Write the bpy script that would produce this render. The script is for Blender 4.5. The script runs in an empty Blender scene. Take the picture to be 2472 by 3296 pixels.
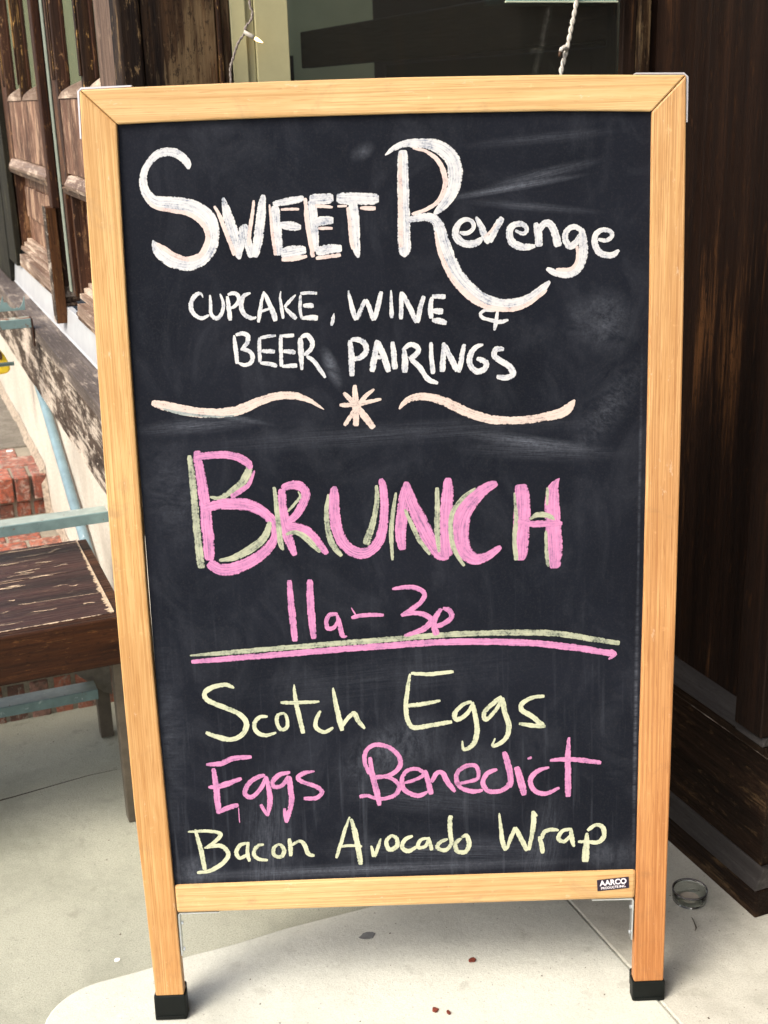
import bpy, bmesh, math, random
from mathutils import Vector, Matrix
random.seed(7)
S = bpy.context.scene
COL = S.collection
PHI = 0.377479                      # the shop front runs this far left of the view direction

# ------------------------------------------------------------------ camera
cam_d = bpy.data.cameras.new("camera"); cam = bpy.data.objects.new("camera", cam_d); COL.objects.link(cam)
PITCH, ROLL, EYE, FPX = 0.325, -0.029312, 1.309038, 3995.84
cp, sp = math.cos(PITCH), math.sin(PITCH)
fwd = Vector((0, cp, -sp)); up0 = Vector((0, sp, cp)); rt0 = Vector((1, 0, 0))
rt = rt0 * math.cos(ROLL) + up0 * math.sin(ROLL); up = -rt0 * math.sin(ROLL) + up0 * math.cos(ROLL)
cam.matrix_world = Matrix(((rt.x, up.x, -fwd.x, 0), (rt.y, up.y, -fwd.y, 0), (rt.z, up.z, -fwd.z, EYE), (0, 0, 0, 1)))
cam_d.sensor_fit = 'VERTICAL'; cam_d.sensor_height = 24.0; cam_d.lens = FPX * 24.0 / 3296.0
cam_d.clip_start = 0.02; cam_d.clip_end = 500
cam_d.dof.use_dof = True; cam_d.dof.focus_distance = 1.6; cam_d.dof.aperture_fstop = 9.0
S.camera = cam

# ------------------------------------------------------------------ light
SKY, SUN, EXPO = 0.14, 0.9, 1.1
w = bpy.data.worlds.new("World"); S.world = w; w.use_nodes = True
nt = w.node_tree; bg = nt.nodes['Background']
sky = nt.nodes.new('ShaderNodeTexSky'); sky.sky_type = 'NISHITA'; sky.sun_disc = False
SUN_EL, SUN_AZ = math.radians(48), math.radians(232)     # compass style: 0 = +Y, clockwise
sky.sun_elevation = SUN_EL; sky.sun_rotation = SUN_AZ
sky.air_density = 1.0; sky.dust_density = 6.0; sky.ozone_density = 0.6
nt.links.new(sky.outputs[0], bg.inputs[0]); bg.inputs[1].default_value = SKY
sd = bpy.data.lights.new("sun", 'SUN'); sd.energy = SUN; sd.angle = math.radians(22); sd.color = (1, .95, .86)
sun = bpy.data.objects.new("sun", sd); COL.objects.link(sun)
dv = Vector((math.sin(SUN_AZ) * math.cos(SUN_EL), math.cos(SUN_AZ) * math.cos(SUN_EL), math.sin(SUN_EL)))
sun.rotation_euler = dv.to_track_quat('Z', 'Y').to_euler()
S.view_settings.view_transform = 'Standard'; S.view_settings.look = 'None'
S.view_settings.gamma = 1; S.view_settings.use_curve_mapping = False; S.view_settings.exposure = EXPO

# ------------------------------------------------------------------ node helpers
def mat(name):
    m = bpy.data.materials.new(name); m.use_nodes = True
    return m, m.node_tree, m.node_tree.nodes['Principled BSDF']
def N(t, typ, **k):
    n = t.nodes.new(typ)
    for a, v in k.items(): setattr(n, a, v)
    return n
def noise(t, vec, scale, detail=4, rough=.6, dist=0.0):
    n = N(t, 'ShaderNodeTexNoise'); n.inputs['Scale'].default_value = scale
    n.inputs['Detail'].default_value = detail; n.inputs['Roughness'].default_value = rough
    n.inputs['Distortion'].default_value = dist
    t.links.new(vec, n.inputs['Vector']); return n.outputs['Fac']
def ramp(t, fac, stops):
    r = N(t, 'ShaderNodeValToRGB'); e = r.color_ramp.elements
    while len(e) > 1: e.remove(e[-1])
    e[0].position = stops[0][0]; c = stops[0][1]
    e[0].color = (c, c, c, 1) if not isinstance(c, tuple) else (*c, 1)
    for p, c in stops[1:]:
        x = e.new(p); x.color = (c, c, c, 1) if not isinstance(c, tuple) else (*c, 1)
    t.links.new(fac, r.inputs[0]); return r.outputs[0]
def mix(t, fac, a, b, mode='MIX'):
    m = N(t, 'ShaderNodeMix', data_type='RGBA', blend_type=mode)
    for s, v in ((m.inputs[0], fac), (m.inputs[6], a), (m.inputs[7], b)):
        if isinstance(v, (int, float)): s.default_value = v
        elif isinstance(v, tuple): s.default_value = (*v, 1)
        else: t.links.new(v, s)
    return m.outputs[2]
def math_(t, op, a, b=0.0, c=None):
    m = N(t, 'ShaderNodeMath', operation=op)
    for s, v in zip(m.inputs, (a, b, c)):
        if v is None: continue
        if isinstance(v, (int, float)): s.default_value = v
        else: t.links.new(v, s)
    return m.outputs[0]
def coords(t, stretch=(1, 1, 1), rnd=True, rot=(0, 0, 0)):
    tc = N(t, 'ShaderNodeTexCoord'); mp = N(t, 'ShaderNodeMapping'); mp.inputs['Scale'].default_value = stretch
    mp.inputs['Rotation'].default_value = rot
    if rnd:
        oi = N(t, 'ShaderNodeObjectInfo'); add = N(t, 'ShaderNodeVectorMath', operation='ADD')
        sc = N(t, 'ShaderNodeVectorMath', operation='SCALE'); sc.inputs['Scale'].default_value = 37.0
        cmb = N(t, 'ShaderNodeCombineXYZ')
        for i in range(3): t.links.new(oi.outputs['Random'], cmb.inputs[i])
        t.links.new(cmb.outputs[0], sc.inputs[0]); t.links.new(tc.outputs['Object'], add.inputs[0]); t.links.new(sc.outputs[0], add.inputs[1])
        t.links.new(add.outputs[0], mp.inputs['Vector'])
    else: t.links.new(tc.outputs['Object'], mp.inputs['Vector'])
    return mp.outputs[0]
def bump(t, p, h, strength=.3, dist=.002):
    b = N(t, 'ShaderNodeBump'); b.inputs['Strength'].default_value = strength; b.inputs['Distance'].default_value = dist
    t.links.new(h, b.inputs['Height']); t.links.new(b.outputs[0], p.inputs['Normal'])
AX = {'x': (1, 0, 0), 'y': (0, 1, 0), 'z': (0, 0, 1)}
def stretch(axis, along, across): return tuple(along if v else across for v in AX[axis])

def oak(name, axis, light, mid, dark, rough=.42, redden=0.0):
    m, t, p = mat(name)
    fig = coords(t, stretch(axis, 1.3, 22)); fine = coords(t, stretch(axis, 9, 330)); pore = coords(t, stretch(axis, 26, 900)); big = coords(t)
    c = ramp(t, noise(t, fig, 1.6, 5, .55, 1.4), [(.3, light), (.5, mid), (.56, light), (.66, mid), (.8, dark)])
    c = mix(t, .55, c, ramp(t, noise(t, fine, 1.0, 3, .6), [(.35, light), (.62, mid)]))
    c = mix(t, ramp(t, noise(t, pore, 1.0, 2, .5), [(.58, 0.0), (.7, .55)]), c, dark)
    c = mix(t, ramp(t, noise(t, big, 60, 5, .7), [(.62, 0.0), (.74, .5)]), c, tuple(min(1, v * 1.25 + .05) for v in light))
    c = mix(t, ramp(t, noise(t, big, 3.0, 3), [(.35, 0.0), (.7, .35)]), c, dark, 'MULTIPLY')
    line = coords(t, stretch(axis, 2.2, 520))
    c = mix(t, ramp(t, noise(t, line, 1.0, 4, .6, .8), [(.47, 0.0), (.58, .5)]), c, dark)
    c = mix(t, ramp(t, noise(t, big, 14, 6, .7, .5), [(.58, 0.0), (.70, .30)]), c, (.22, .16, .10))
    c = mix(t, ramp(t, noise(t, coords(t, stretch(axis, 30, 90)), 1.0, 5, .75), [(.64, 0.0), (.68, .45)]), c, (.72, .60, .45))
    if redden:                                               # heartwood runs redder down the stile
        sp_ = N(t, 'ShaderNodeSeparateXYZ'); t.links.new(coords(t, (1, 1, 1), False), sp_.inputs[0])
        mr = N(t, 'ShaderNodeMapRange'); mr.inputs[1].default_value = 1.15; mr.inputs[2].default_value = .10; mr.inputs[4].default_value = redden; t.links.new(sp_.outputs[2], mr.inputs[0])
        k = math_(t, 'MULTIPLY', mr.outputs[0], ramp(t, noise(t, fig, .8, 3), [(.3, .7), (.65, 1.0)]))
        c = mix(t, k, c, (.80, .50, .30), 'MULTIPLY')
    t.links.new(c, p.inputs['Base Color']); p.inputs['Roughness'].default_value = rough
    p.inputs['Specular IOR Level'].default_value = .35
    bump(t, p, noise(t, fine, 1.0, 3), .12, .0006)
    return m
def old_wood(name, axis, dark, mid, worn, wear=.5, rough=.6, across=38, patch=9, spec=.4, along=1.6, fleck=0.0, fleckc=.9, scratch=0.0):
    """stained timber: dark coat, brown grain, patches worn to the bare wood"""
    m, t, p = mat(name)
    g = coords(t, stretch(axis, along, across)); f = coords(t, stretch(axis, 7, 190)); pt = coords(t, stretch(axis, .35, 1.0)); b = coords(t)
    n1 = noise(t, g, 1.0, 7, .65, .5); n2 = noise(t, f, 1.0, 4, .7); n3 = noise(t, pt, patch, 6, .65, .4)
    c = ramp(t, n1, [(.36, dark), (.5, tuple(.5 * a + .5 * b_ for a, b_ in zip(dark, mid))), (.63, mid), (.78, tuple(min(1, 1.5 * v) for v in mid))])
    c = mix(t, ramp(t, n2, [(.42, 0.0), (.62, .55)]), c, dark)
    k = math_(t, 'ADD', math_(t, 'MULTIPLY', n3, .6), math_(t, 'ADD', math_(t, 'MULTIPLY', n1, .28), math_(t, 'MULTIPLY', n2, .3)))
    lo = .80 - .32 * wear
    c = mix(t, ramp(t, k, [(lo, 0.0), (lo + .05, .55), (lo + .14, .9)]), c, worn)
    fl = coords(t, stretch(axis, 30, 110))
    c = mix(t, ramp(t, noise(t, fl, 1.0, 6, .75, .4), [(.585, 0.0), (.64, min(.95, .15 + fleck))]), c, tuple(min(1, v * fleckc) for v in worn))
    c = mix(t, ramp(t, noise(t, fl, 1.7, 5, .75), [(.56, 0.0), (.62, .75)]), c, dark)
    c = mix(t, ramp(t, noise(t, b, 90, 4, .7), [(.58, 0.0), (.66, .6)]), c, dark)
    if scratch:
        sc_ = coords(t, stretch(axis, 5.0, 95)); s2_ = coords(t, stretch(axis, 26, 120))
        k2 = math_(t, 'MULTIPLY', ramp(t, noise(t, s2_, 1.0, 5, .7, .5), [(.66, 0.0), (.68, 1.0)]), ramp(t, noise(t, b, 9, 3), [(.45, 0.0), (.6, 1.0)]))
        k1 = ramp(t, noise(t, sc_, 1.0, 3, .6, .3), [(.70, 0.0), (.715, 1.0)])
        c = mix(t, math_(t, 'MULTIPLY', math_(t, 'MAXIMUM', k1, k2), scratch), c, worn)
    t.links.new(c, p.inputs['Base Color'])
    t.links.new(ramp(t, n2, [(.3, rough - .12), (.7, rough + .2)]), p.inputs['Roughness'])
    p.inputs['Specular IOR Level'].default_value = spec * .45
    bump(t, p, math_(t, 'ADD', n1, math_(t, 'MULTIPLY', n2, .8)), .55, .0025)
    return m
def concrete(name, base, spot, stain, grain=260, rough=.85, patches=2.2, k=.55, mid_=.5):
    m, t, p = mat(name); v = coords(t, rnd=False)
    c = ramp(t, noise(t, v, patches, 6, .62, .3), [(.3, stain), (.5, base), (.72, tuple(min(1, x * 1.12) for x in base))])
    c = mix(t, ramp(t, noise(t, v, grain, 4, .75), [(.35, k), (.55, 0.0)]), c, spot)
    c = mix(t, ramp(t, noise(t, v, 34, 6, .75), [(.56, 0.0), (.75, mid_)]), c, tuple(min(1, x * 1.25) for x in base))
    c = mix(t, ramp(t, noise(t, v, 17, 5, .7), [(.60, 0.0), (.68, .45)]), c, spot)
    c = mix(t, ramp(t, noise(t, v, 150, 3, .6), [(.66, 0.0), (.70, .55)]), c, tuple(x * .6 for x in spot))
    c = mix(t, ramp(t, noise(t, v, 6, 8, .75, .6), [(.50, 0.0), (.66, .4)]), c, stain)
    t.links.new(c, p.inputs['Base Color']); p.inputs['Roughness'].default_value = rough
    p.inputs['Specular IOR Level'].default_value = .25
    bump(t, p, math_(t, 'ADD', noise(t, v, grain, 4, .7), math_(t, 'MULTIPLY', noise(t, v, 40, 5), 2.0)), .5, .0012)
    return m
def plain(name, col, rough=.5, metal=0.0, var=.15, scale=60, spec=.4, b=.1):
    m, t, p = mat(name); v = coords(t)
    c = mix(t, ramp(t, noise(t, v, scale, 5, .65), [(.35, 0.0), (.7, 1.0)]), tuple(x * (1 - var) for x in col), tuple(min(1, x * (1 + var)) for x in col))
    t.links.new(c, p.inputs['Base Color']); p.inputs['Roughness'].default_value = rough; p.inputs['Metallic'].default_value = metal
    p.inputs['Specular IOR Level'].default_value = spec
    if b: bump(t, p, noise(t, v, scale * 2, 4), b, .001)
    return m
def paint_rust(name, col, rust=(.16, .055, .02), amt=.35, rough=.5):
    m, t, p = mat(name); v = coords(t)
    c = mix(t, ramp(t, noise(t, v, 30, 5), [(.3, 0.0), (.7, 1.0)]), tuple(x * .8 for x in col), tuple(min(1, x * 1.2) for x in col))
    k = ramp(t, noise(t, v, 42, 7, .72, .6), [(.72 - amt * .3, 0.0), (.75 - amt * .3, .9)])
    c = mix(t, k, c, rust)
    c = mix(t, ramp(t, noise(t, v, 75, 6, .7), [(.62, 0.0), (.66, .6)]), c, tuple(min(1, .3 + x) for x in col))
    t.links.new(c, p.inputs['Base Color']); p.inputs['Roughness'].default_value = rough
    bump(t, p, noise(t, v, 80, 6), .35, .001); return m
def brick_mat(name):
    m, t, p = mat(name); v = coords(t); oi = N(t, 'ShaderNodeObjectInfo')
    c = ramp(t, oi.outputs['Random'], [(0, (.40, .105, .055)), (.3, (.27, .075, .045)), (.5, (.46, .16, .10)), (.7, (.36, .20, .16)), (.85, (.17, .07, .05)), (1, (.42, .13, .07))])
    c = mix(t, ramp(t, noise(t, v, 55, 6, .7), [(.42, 0.0), (.62, .85)]), c, (.075, .055, .045))
    c = mix(t, ramp(t, noise(t, v, 38, 6, .75, .8), [(.52, 0.0), (.62, .75)]), c, (.42, .35, .29))
    t.links.new(c, p.inputs['Base Color']); p.inputs['Roughness'].default_value = .5
    bump(t, p, noise(t, v, 120, 5), .5, .0015); return m

# ------------------------------------------------------------------ palette
M = {}
oL, oM, oD = (.77, .56, .29), (.65, .43, .19), (.42, .23, .08)
M['oak_z'] = oak('oak_upright', 'z', (.75, .53, .25), (.61, .38, .15), (.38, .19, .06), redden=.45)
M['oak_z2'] = oak('oak_upright_reddish', 'z', (.74, .49, .235), (.58, .34, .14), (.34, .15, .055), redden=.75)
M['oak_x'] = oak('oak_rail', 'x', oL, oM, oD)
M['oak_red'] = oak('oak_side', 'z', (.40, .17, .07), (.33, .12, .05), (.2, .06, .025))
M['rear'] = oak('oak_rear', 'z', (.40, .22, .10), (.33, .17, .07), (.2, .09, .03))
M['rubber'] = plain('black_rubber', (.005, .007, .0065), .5, 0, .3, 40, .18)
M['zinc'] = plain('zinc_plate', (.62, .66, .68), .28, .85, .1, 30)
M['whitezinc'] = plain('bright_steel', (.62, .62, .66), .3, .35, .04, 30)
M['pier_z'] = old_wood('dark_stained_timber', 'z', (.008, .005, .004), (.085, .046, .022), (.20, .14, .075), .62, .55, 26, 9, fleck=.35, along=2.6)
M['endgrain'] = old_wood('weathered_edge', 'z', (.008, .005, .004), (.04, .022, .012), (.24, .16, .08), .55, .7, 14, 34, fleck=1)
M['mossy'] = old_wood('mossy_black_timber', 'z', (.006, .006, .004), (.022, .020, .012), (.13, .13, .07), .42, .65, 20, 14, fleck=.3)
M['door_z'] = old_wood('brown_door_timber', 'z', (.026, .013, .009), (.11, .050, .028), (.42, .24, .12), .50, .5, 30, 14, fleck=.6)
M['door_y'] = old_wood('brown_door_rail', 'y', (.035, .020, .014), (.13, .075, .050), (.46, .33, .22), .62, .5, 30, 14, fleck=.5)
M['panel_z'] = old_wood('reddish_door_panel', 'z', (.065, .034, .023), (.22, .118, .078), (.50, .35, .24), .62, .55, 11, 30, fleck=.8, along=5)
M['sill_y'] = old_wood('pale_sill_timber', 'y', (.12, .075, .052), (.34, .25, .19), (.70, .58, .46), .62, .4, 30, 14, fleck=.6)
M['grey_z'] = old_wood('grey_weathered_stile', 'z', (.07, .045, .033), (.17, .115, .085), (.34, .25, .18), .55, .6, 46, 12, fleck=.6)
M['brown_z'] = old_wood('dark_astragal', 'z', (.016, .006, .004), (.065, .024, .010), (.26, .13, .045), .34, .5, 34, 12, fleck=.3)
M['gold_z'] = old_wood('worn_mullion', 'z', (.014, .007, .005), (.06, .028, .012), (.46, .27, .09), .55, .5, 46, 14, fleck=.8)
M['stub_z'] = old_wood('rusty_brown_block', 'z', (.035, .014, .007), (.11, .046, .016), (.30, .19, .07), .36, .55, 12, 22, fleck=.4)
M['ledge_top'] = old_wood('ledge_top_board', 'y', (.06, .048, .042), (.14, .115, .10), (.34, .29, .24), .60, .5, 20, 14, fleck=.6)
M['ledge_face'] = old_wood('weathered_fascia', 'y', (.028, .020, .015), (.095, .068, .050), (.62, .55, .46), .66, .65, 20, 11, along=6, fleck=.8)
M['bench_x'] = old_wood('bench_top_timber', 'x', (.016, .007, .007), (.062, .026, .022), (.40, .28, .18), .10, .36, 30, 20, .8, scratch=.8)
M['bare'] = plain('bare_wood', (.46, .36, .25), .7, 0, .3, 120)
M['pane_glare'] = plain('painted_pane_glare', (.62, .62, .48), .5, 0, .1)  # cream colour paints the bright reflection in the near door glass
M['bench_f'] = old_wood('bench_front_timber', 'x', (.014, .0055, .003), (.062, .022, .008), (.26, .12, .04), .30, .42, 26, 9, fleck=.2)
M['right_z'] = old_wood('black_brown_wall_timber', 'z', (.0055, .0030, .0023), (.020, .0098, .0060), (.105, .046, .017), .50, .55, 26, 3.5, .3, along=.7, fleck=.05)
M['right_y'] = old_wood('dark_plinth_timber', 'y', (.006, .0036, .0026), (.024, .013, .008), (.11, .07, .035), .44, .55, 24, 10, .22, fleck=.3)
M['cham_y'] = old_wood('grey_plinth_cap', 'y', (.026, .024, .024), (.055, .052, .052), (.11, .10, .09), .3, .38, 30, 12, .5)
M['jamb_z'] = old_wood('dark_window_jamb', 'z', (.012, .007, .005), (.035, .02, .014), (.16, .08, .035), .4, .55, 46, 8)
M['olive'] = plain('olive_cream_paint', (.56, .54, .31), .5, 0, .05, 26, .4, .12)
M['olive2'] = plain('olive_wall_paint', (.68, .66, .36), .8, 0, .05, 10, .2, .05)
M['dark_in'] = plain('dark_interior', (.014, .008, .007), .8, 0, .2, 6)
M['beam'] = old_wood('black_brown_beam', 'y', (.020, .011, .008), (.030, .017, .011), (.045, .028, .016), .3, .6, 30, 9)
M['stucco'] = concrete('cream_stucco', (.56, .53, .46), (.30, .28, .23), (.42, .39, .33), 120, .9, 3.5, .6)
M['upper'] = concrete('upper_wall_render', (.42, .37, .30), (.3, .26, .2), (.36, .3, .25), 120)
M['marble'] = plain('white_flashing', (.50, .53, .56), .25, 0, .07, 14, .5, .04)
M['sidewalk'] = concrete('grey_sidewalk_concrete', (.38, .395, .325), (.16, .165, .13), (.235, .25, .20), 380, .85, 2.6, .55)
M['doorstep'] = concrete('pale_doorstep_concrete', (.58, .60, .54), (.33, .335, .29), (.44, .46, .41), 430, .8, 2.2, .4)
M['strip'] = concrete('pale_edge_concrete', (.54, .545, .485), (.30, .29, .24), (.36, .36, .31), 380, .8, 6, .5)
M['stoop'] = concrete('dirty_stoop_concrete', (.19, .175, .145), (.09, .075, .06), (.11, .10, .08), 90, .9, 7, .7)
M['mortar'] = concrete('brick_mortar', (.30, .27, .21), (.15, .13, .11), (.20, .18, .14), 150)
M['brick'] = brick_mat('red_brick')
M['teal'] = paint_rust('teal_painted_iron', (.16, .25, .25), amt=.35)
M['teal_pale'] = paint_rust('pale_teal_painted_iron', (.30, .36, .33), amt=.28)
M['pipe'] = paint_rust('blue_grey_pipe_paint', (.17, .26, .30), amt=.02, rough=.35)
M['leg'] = plain('brown_grey_steel', (.10, .085, .065), .5, .2, .2, 40)
M['gusset'] = plain('grey_steel_plate', (.16, .145, .12), .6, .2, .2, 60)
M['yellow'] = plain('yellow_plastic', (.72, .56, .03), .35, 0, .15, 30)
M['brownhole'] = plain('dark_brown_plastic', (.06, .03, .015), .6)
M['card'] = plain('pale_teal_card', (.34, .66, .66), .5, 0, .08, 20)
M['cardedge'] = plain('cream_card_edge', (.62, .72, .55), .5, 0, .05, 20)
M['wire'] = plain('white_wire', (.62, .60, .55), .4, 0, .08, 200)
M['greywire'] = plain('grey_wire', (.26, .23, .21), .45, 0, .2, 200)
M['socket'] = plain('bulb_socket', (.45, .43, .38), .4)
M['leaf'] = plain('dry_red_leaf', (.16, .035, .02), .7, 0, .4, 200)
M['gum'] = plain('old_grey_gum', (.19, .20, .20), .8, 0, .2, 90)
M['chip'] = plain('white_chip', (.75, .75, .72), .6)
def glassy(name, tint, refl=.12, rough=.02, opac=.0, dcol=(.5, .5, .42)):
    m = bpy.data.materials.new(name); m.use_nodes = True; t = m.node_tree; t.nodes.remove(t.nodes['Principled BSDF'])
    out = t.nodes['Material Output']; tr = N(t, 'ShaderNodeBsdfTransparent'); tr.inputs[0].default_value = (*tint, 1)
    gl = N(t, 'ShaderNodeBsdfGlossy'); gl.inputs['Roughness'].default_value = rough; df = N(t, 'ShaderNodeBsdfDiffuse'); df.inputs[0].default_value = (*dcol, 1)
    fr = N(t, 'ShaderNodeFresnel'); fr.inputs[0].default_value = 1.5
    m1 = N(t, 'ShaderNodeMixShader'); t.links.new(fr.outputs[0], m1.inputs[0]); t.links.new(tr.outputs[0], m1.inputs[1]); t.links.new(gl.outputs[0], m1.inputs[2])
    m2 = N(t, 'ShaderNodeMixShader'); m2.inputs[0].default_value = opac; t.links.new(m1.outputs[0], m2.inputs[1]); t.links.new(df.outputs[0], m2.inputs[2])
    t.links.new(m2.outputs[0], out.inputs[0]); return m
M['glass'] = glassy('window_glass', (.93, .95, .92), opac=.035)
M['doorglass'] = glassy('reflection_tinted_door_glass', (.85, .88, .8), opac=.55, dcol=(.19, .22, .14))  # olive diffuse part stands in for reflections and the lit room behind
def real_glass():
    m, t, p = mat('clear_glass'); p.inputs['Base Color'].default_value = (.93, .97, .94, 1); p.inputs['Roughness'].default_value = .03
    p.inputs['Transmission Weight'].default_value = 1.0; p.inputs['IOR'].default_value = 1.46; return m
M['clear'] = real_glass()
def bulb():
    m, t, p = mat('lit_bulb'); p.inputs['Base Color'].default_value = (1, .75, .4, 1)
    p.inputs['Emission Color'].default_value = (1, .62, .25, 1); p.inputs['Emission Strength'].default_value = 3.0; return m
M['bulb'] = bulb()

# chalkboard: painted slate colour, with wiped chalk dust in streaks and clouds where it was rubbed out
def slate():
    m, t, p = mat('chalkboard_paint'); tc = N(t, 'ShaderNodeTexCoord').outputs['Object']
    fine = coords(t, (1, 1, 1), False)
    c = mix(t, ramp(t, noise(t, fine, 5, 4), [(.35, 0.0), (.7, 1.0)]), (.0055, .0072, .0125), (.0095, .0118, .0195))
    c = mix(t, ramp(t, noise(t, fine, 420, 3, .8), [(.5, 0.0), (.75, .3)]), c, (.045, .045, .05))
    tot = None
    # centre u, v, half length, half width, angle, strength, streaky
    for u, v, a, b, ang, s, st in [(.16, 1.190, .11, .006, 8, .55, 1), (.20, 1.205, .09, .010, 12, .30, 1), (.19, 1.165, .10, .007, -6, .26, 1), (.20, 1.250, .12, .009, 4, .16, 1),
        (.285, 1.015, .045, .055, 20, .26, 0), (.245, 1.02, .02, .05, 10, .12, 0), (-.080, .966, .011, .034, 20, .75, 0), (.18, .858, .10, .011, -9, .45, 1), (.20, .845, .13, .018, -4, .22, 1), (-.26, .895, .10, .014, 3, .30, 1),
        (-.22, .905, .07, .005, -12, .35, 1), (0, .875, .34, .020, 2, .15, 1), (-.30, .80, .05, .10, 5, .12, 0), (-.02, .415, .10, .055, 25, .26, 0), (.10, .38, .10, .05, -15, .14, 0), (.03, .34, .16, .03, -8, .14, 1),
        (-.20, .29, .14, .05, 85, .20, 1), (.05, .26, .20, .028, -3, .22, 1), (.20, .265, .10, .04, 80, .16, 1), (-.05, .232, .34, .012, 0, .42, 1), (-.30, .24, .05, .03, 0, .36, 0), (.30, .24, .05, .03, 0, .26, 0), (.29, .9, .03, .10, -35, .14, 1), (.333, .45, .004, .28, 0, .35, 0), (.333, .8, .003, .22, 0, .2, 0),
        (-.02, .53, .26, .05, 4, .07, 1), (-.33, .45, .03, .2, 0, .09, 0), (-.03, 1.24, .02, .012, 30, .3, 0), (.02, 1.228, .012, .012, 0, .22, 0)]:
        mp = N(t, 'ShaderNodeMapping', vector_type='TEXTURE'); mp.inputs['Location'].default_value = (u, 0, v)
        mp.inputs['Rotation'].default_value = (0, -math.radians(ang), 0); mp.inputs['Scale'].default_value = (a, 1, b)
        t.links.new(tc, mp.inputs['Vector']); g = N(t, 'ShaderNodeTexGradient', gradient_type='SPHERICAL')
        sx = N(t, 'ShaderNodeVectorMath', operation='MULTIPLY'); sx.inputs[1].default_value = (1, 0, 1)
        t.links.new(mp.outputs[0], sx.inputs[0]); t.links.new(sx.outputs[0], g.inputs[0])
        gm = math_(t, 'POWER', g.outputs['Fac'], 1.25)
        mp2 = N(t, 'ShaderNodeMapping'); mp2.inputs['Scale'].default_value = (1.1, 0, 7.5) if st else (4, 0, 4)
        if not st: mp2.inputs['Scale'].default_value = (a * 55, 0, b * 55)
        t.links.new(sx.outputs[0], mp2.inputs['Vector']) if st else t.links.new(tc, mp2.inputs['Vector'])
        nn = noise(t, mp2.outputs[0], 2.2 if st else 9, 6, .75, .5)
        k = math_(t, 'MULTIPLY', math_(t, 'MULTIPLY', gm, s), ramp(t, nn, [(.38, 0.05), (.72, 1.0)]))
        tot = k if tot is None else math_(t, 'ADD', tot, k)
    grain = ramp(t, noise(t, fine, 260, 4, .7), [(.3, .45), (.65, 1.0)])
    c = mix(t, math_(t, 'MINIMUM', math_(t, 'MULTIPLY', tot, math_(t, 'MULTIPLY', grain, 1.45)), .75), c, (.30, .34, .42))
    c = mix(t, ramp(t, noise(t, coords(t, (1.6, 1, 1), False), 7, 7, .7, 1.2), [(.48, 0.0), (.75, .045)]), c, (.30, .34, .42))
    # faint vertical drips of washed chalk towards the bottom
    dr = coords(t, (95, 1, 5), False); sep = N(t, 'ShaderNodeSeparateXYZ'); t.links.new(tc, sep.inputs[0])
    low = N(t, 'ShaderNodeMapRange'); low.inputs[1].default_value = .75; low.inputs[2].default_value = .22; t.links.new(sep.outputs[2], low.inputs[0])
    k = math_(t, 'MULTIPLY', ramp(t, noise(t, dr, 1.0, 3, .6), [(.56, 0.0), (.80, .12)]), low.outputs[0])
    c = mix(t, k, c, (.30, .34, .42))
    t.links.new(c, p.inputs['Base Color']); p.inputs['Roughness'].default_value = .7; p.inputs['Specular IOR Level'].default_value = .10
    bump(t, p, noise(t, fine, 500, 3), .12, .0004); return m
M['slate'] = slate()
def chalk(name, ca, cb, cover=.5, streak=.5, thinc=None):
    """u runs along the stroke, v across it (-1..1): streaks along the stroke, rubbed-out edges"""
    m, t, p = mat(name); uvn = N(t, 'ShaderNodeUVMap', uv_map='UVMap'); v = coords(t, (1, 1, 1), False)
    mp = N(t, 'ShaderNodeMapping'); mp.inputs['Scale'].default_value = (14, 3.2, 1); t.links.new(uvn.outputs[0], mp.inputs['Vector'])
    sn = noise(t, mp.outputs[0], 1.6, 4, .65); gn = noise(t, v, 330, 3, .75); g2 = noise(t, v, 75, 4, .7)
    c = mix(t, ramp(t, math_(t, 'ADD', math_(t, 'MULTIPLY', sn, .6), math_(t, 'MULTIPLY', g2, .4)), [(.38, 0.0), (.62, 1.0)]), ca, cb)
    wsum = streak + .35 + .35
    thin = ramp(t, math_(t, 'DIVIDE', math_(t, 'ADD', math_(t, 'MULTIPLY', sn, streak), math_(t, 'ADD', math_(t, 'MULTIPLY', gn, .35), math_(t, 'MULTIPLY', g2, .35))), wsum), [(cover - .07, .92), (cover + .02, 0.0)])
    c = mix(t, thin, c, thinc or tuple(x * .33 for x in ca))
    t.links.new(c, p.inputs['Base Color']); p.inputs['Roughness'].default_value = .9; p.inputs['Specular IOR Level'].default_value = .1
    sep = N(t, 'ShaderNodeSeparateXYZ'); t.links.new(uvn.outputs[0], sep.inputs[0])
    edge = math_(t, 'SUBTRACT', 1.0, math_(t, 'ABSOLUTE', sep.outputs[1]))
    a = math_(t, 'ADD', math_(t, 'MULTIPLY', edge, 2.4), math_(t, 'MULTIPLY', math_(t, 'ADD', math_(t, 'MULTIPLY', gn, .7), math_(t, 'MULTIPLY', g2, .5)), 3.0))
    al = ramp(t, math_(t, 'MULTIPLY', a, .4), [(.74, 0.0), (.80, 1.0)])
    t.links.new(al, p.inputs['Alpha']); return m
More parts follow.
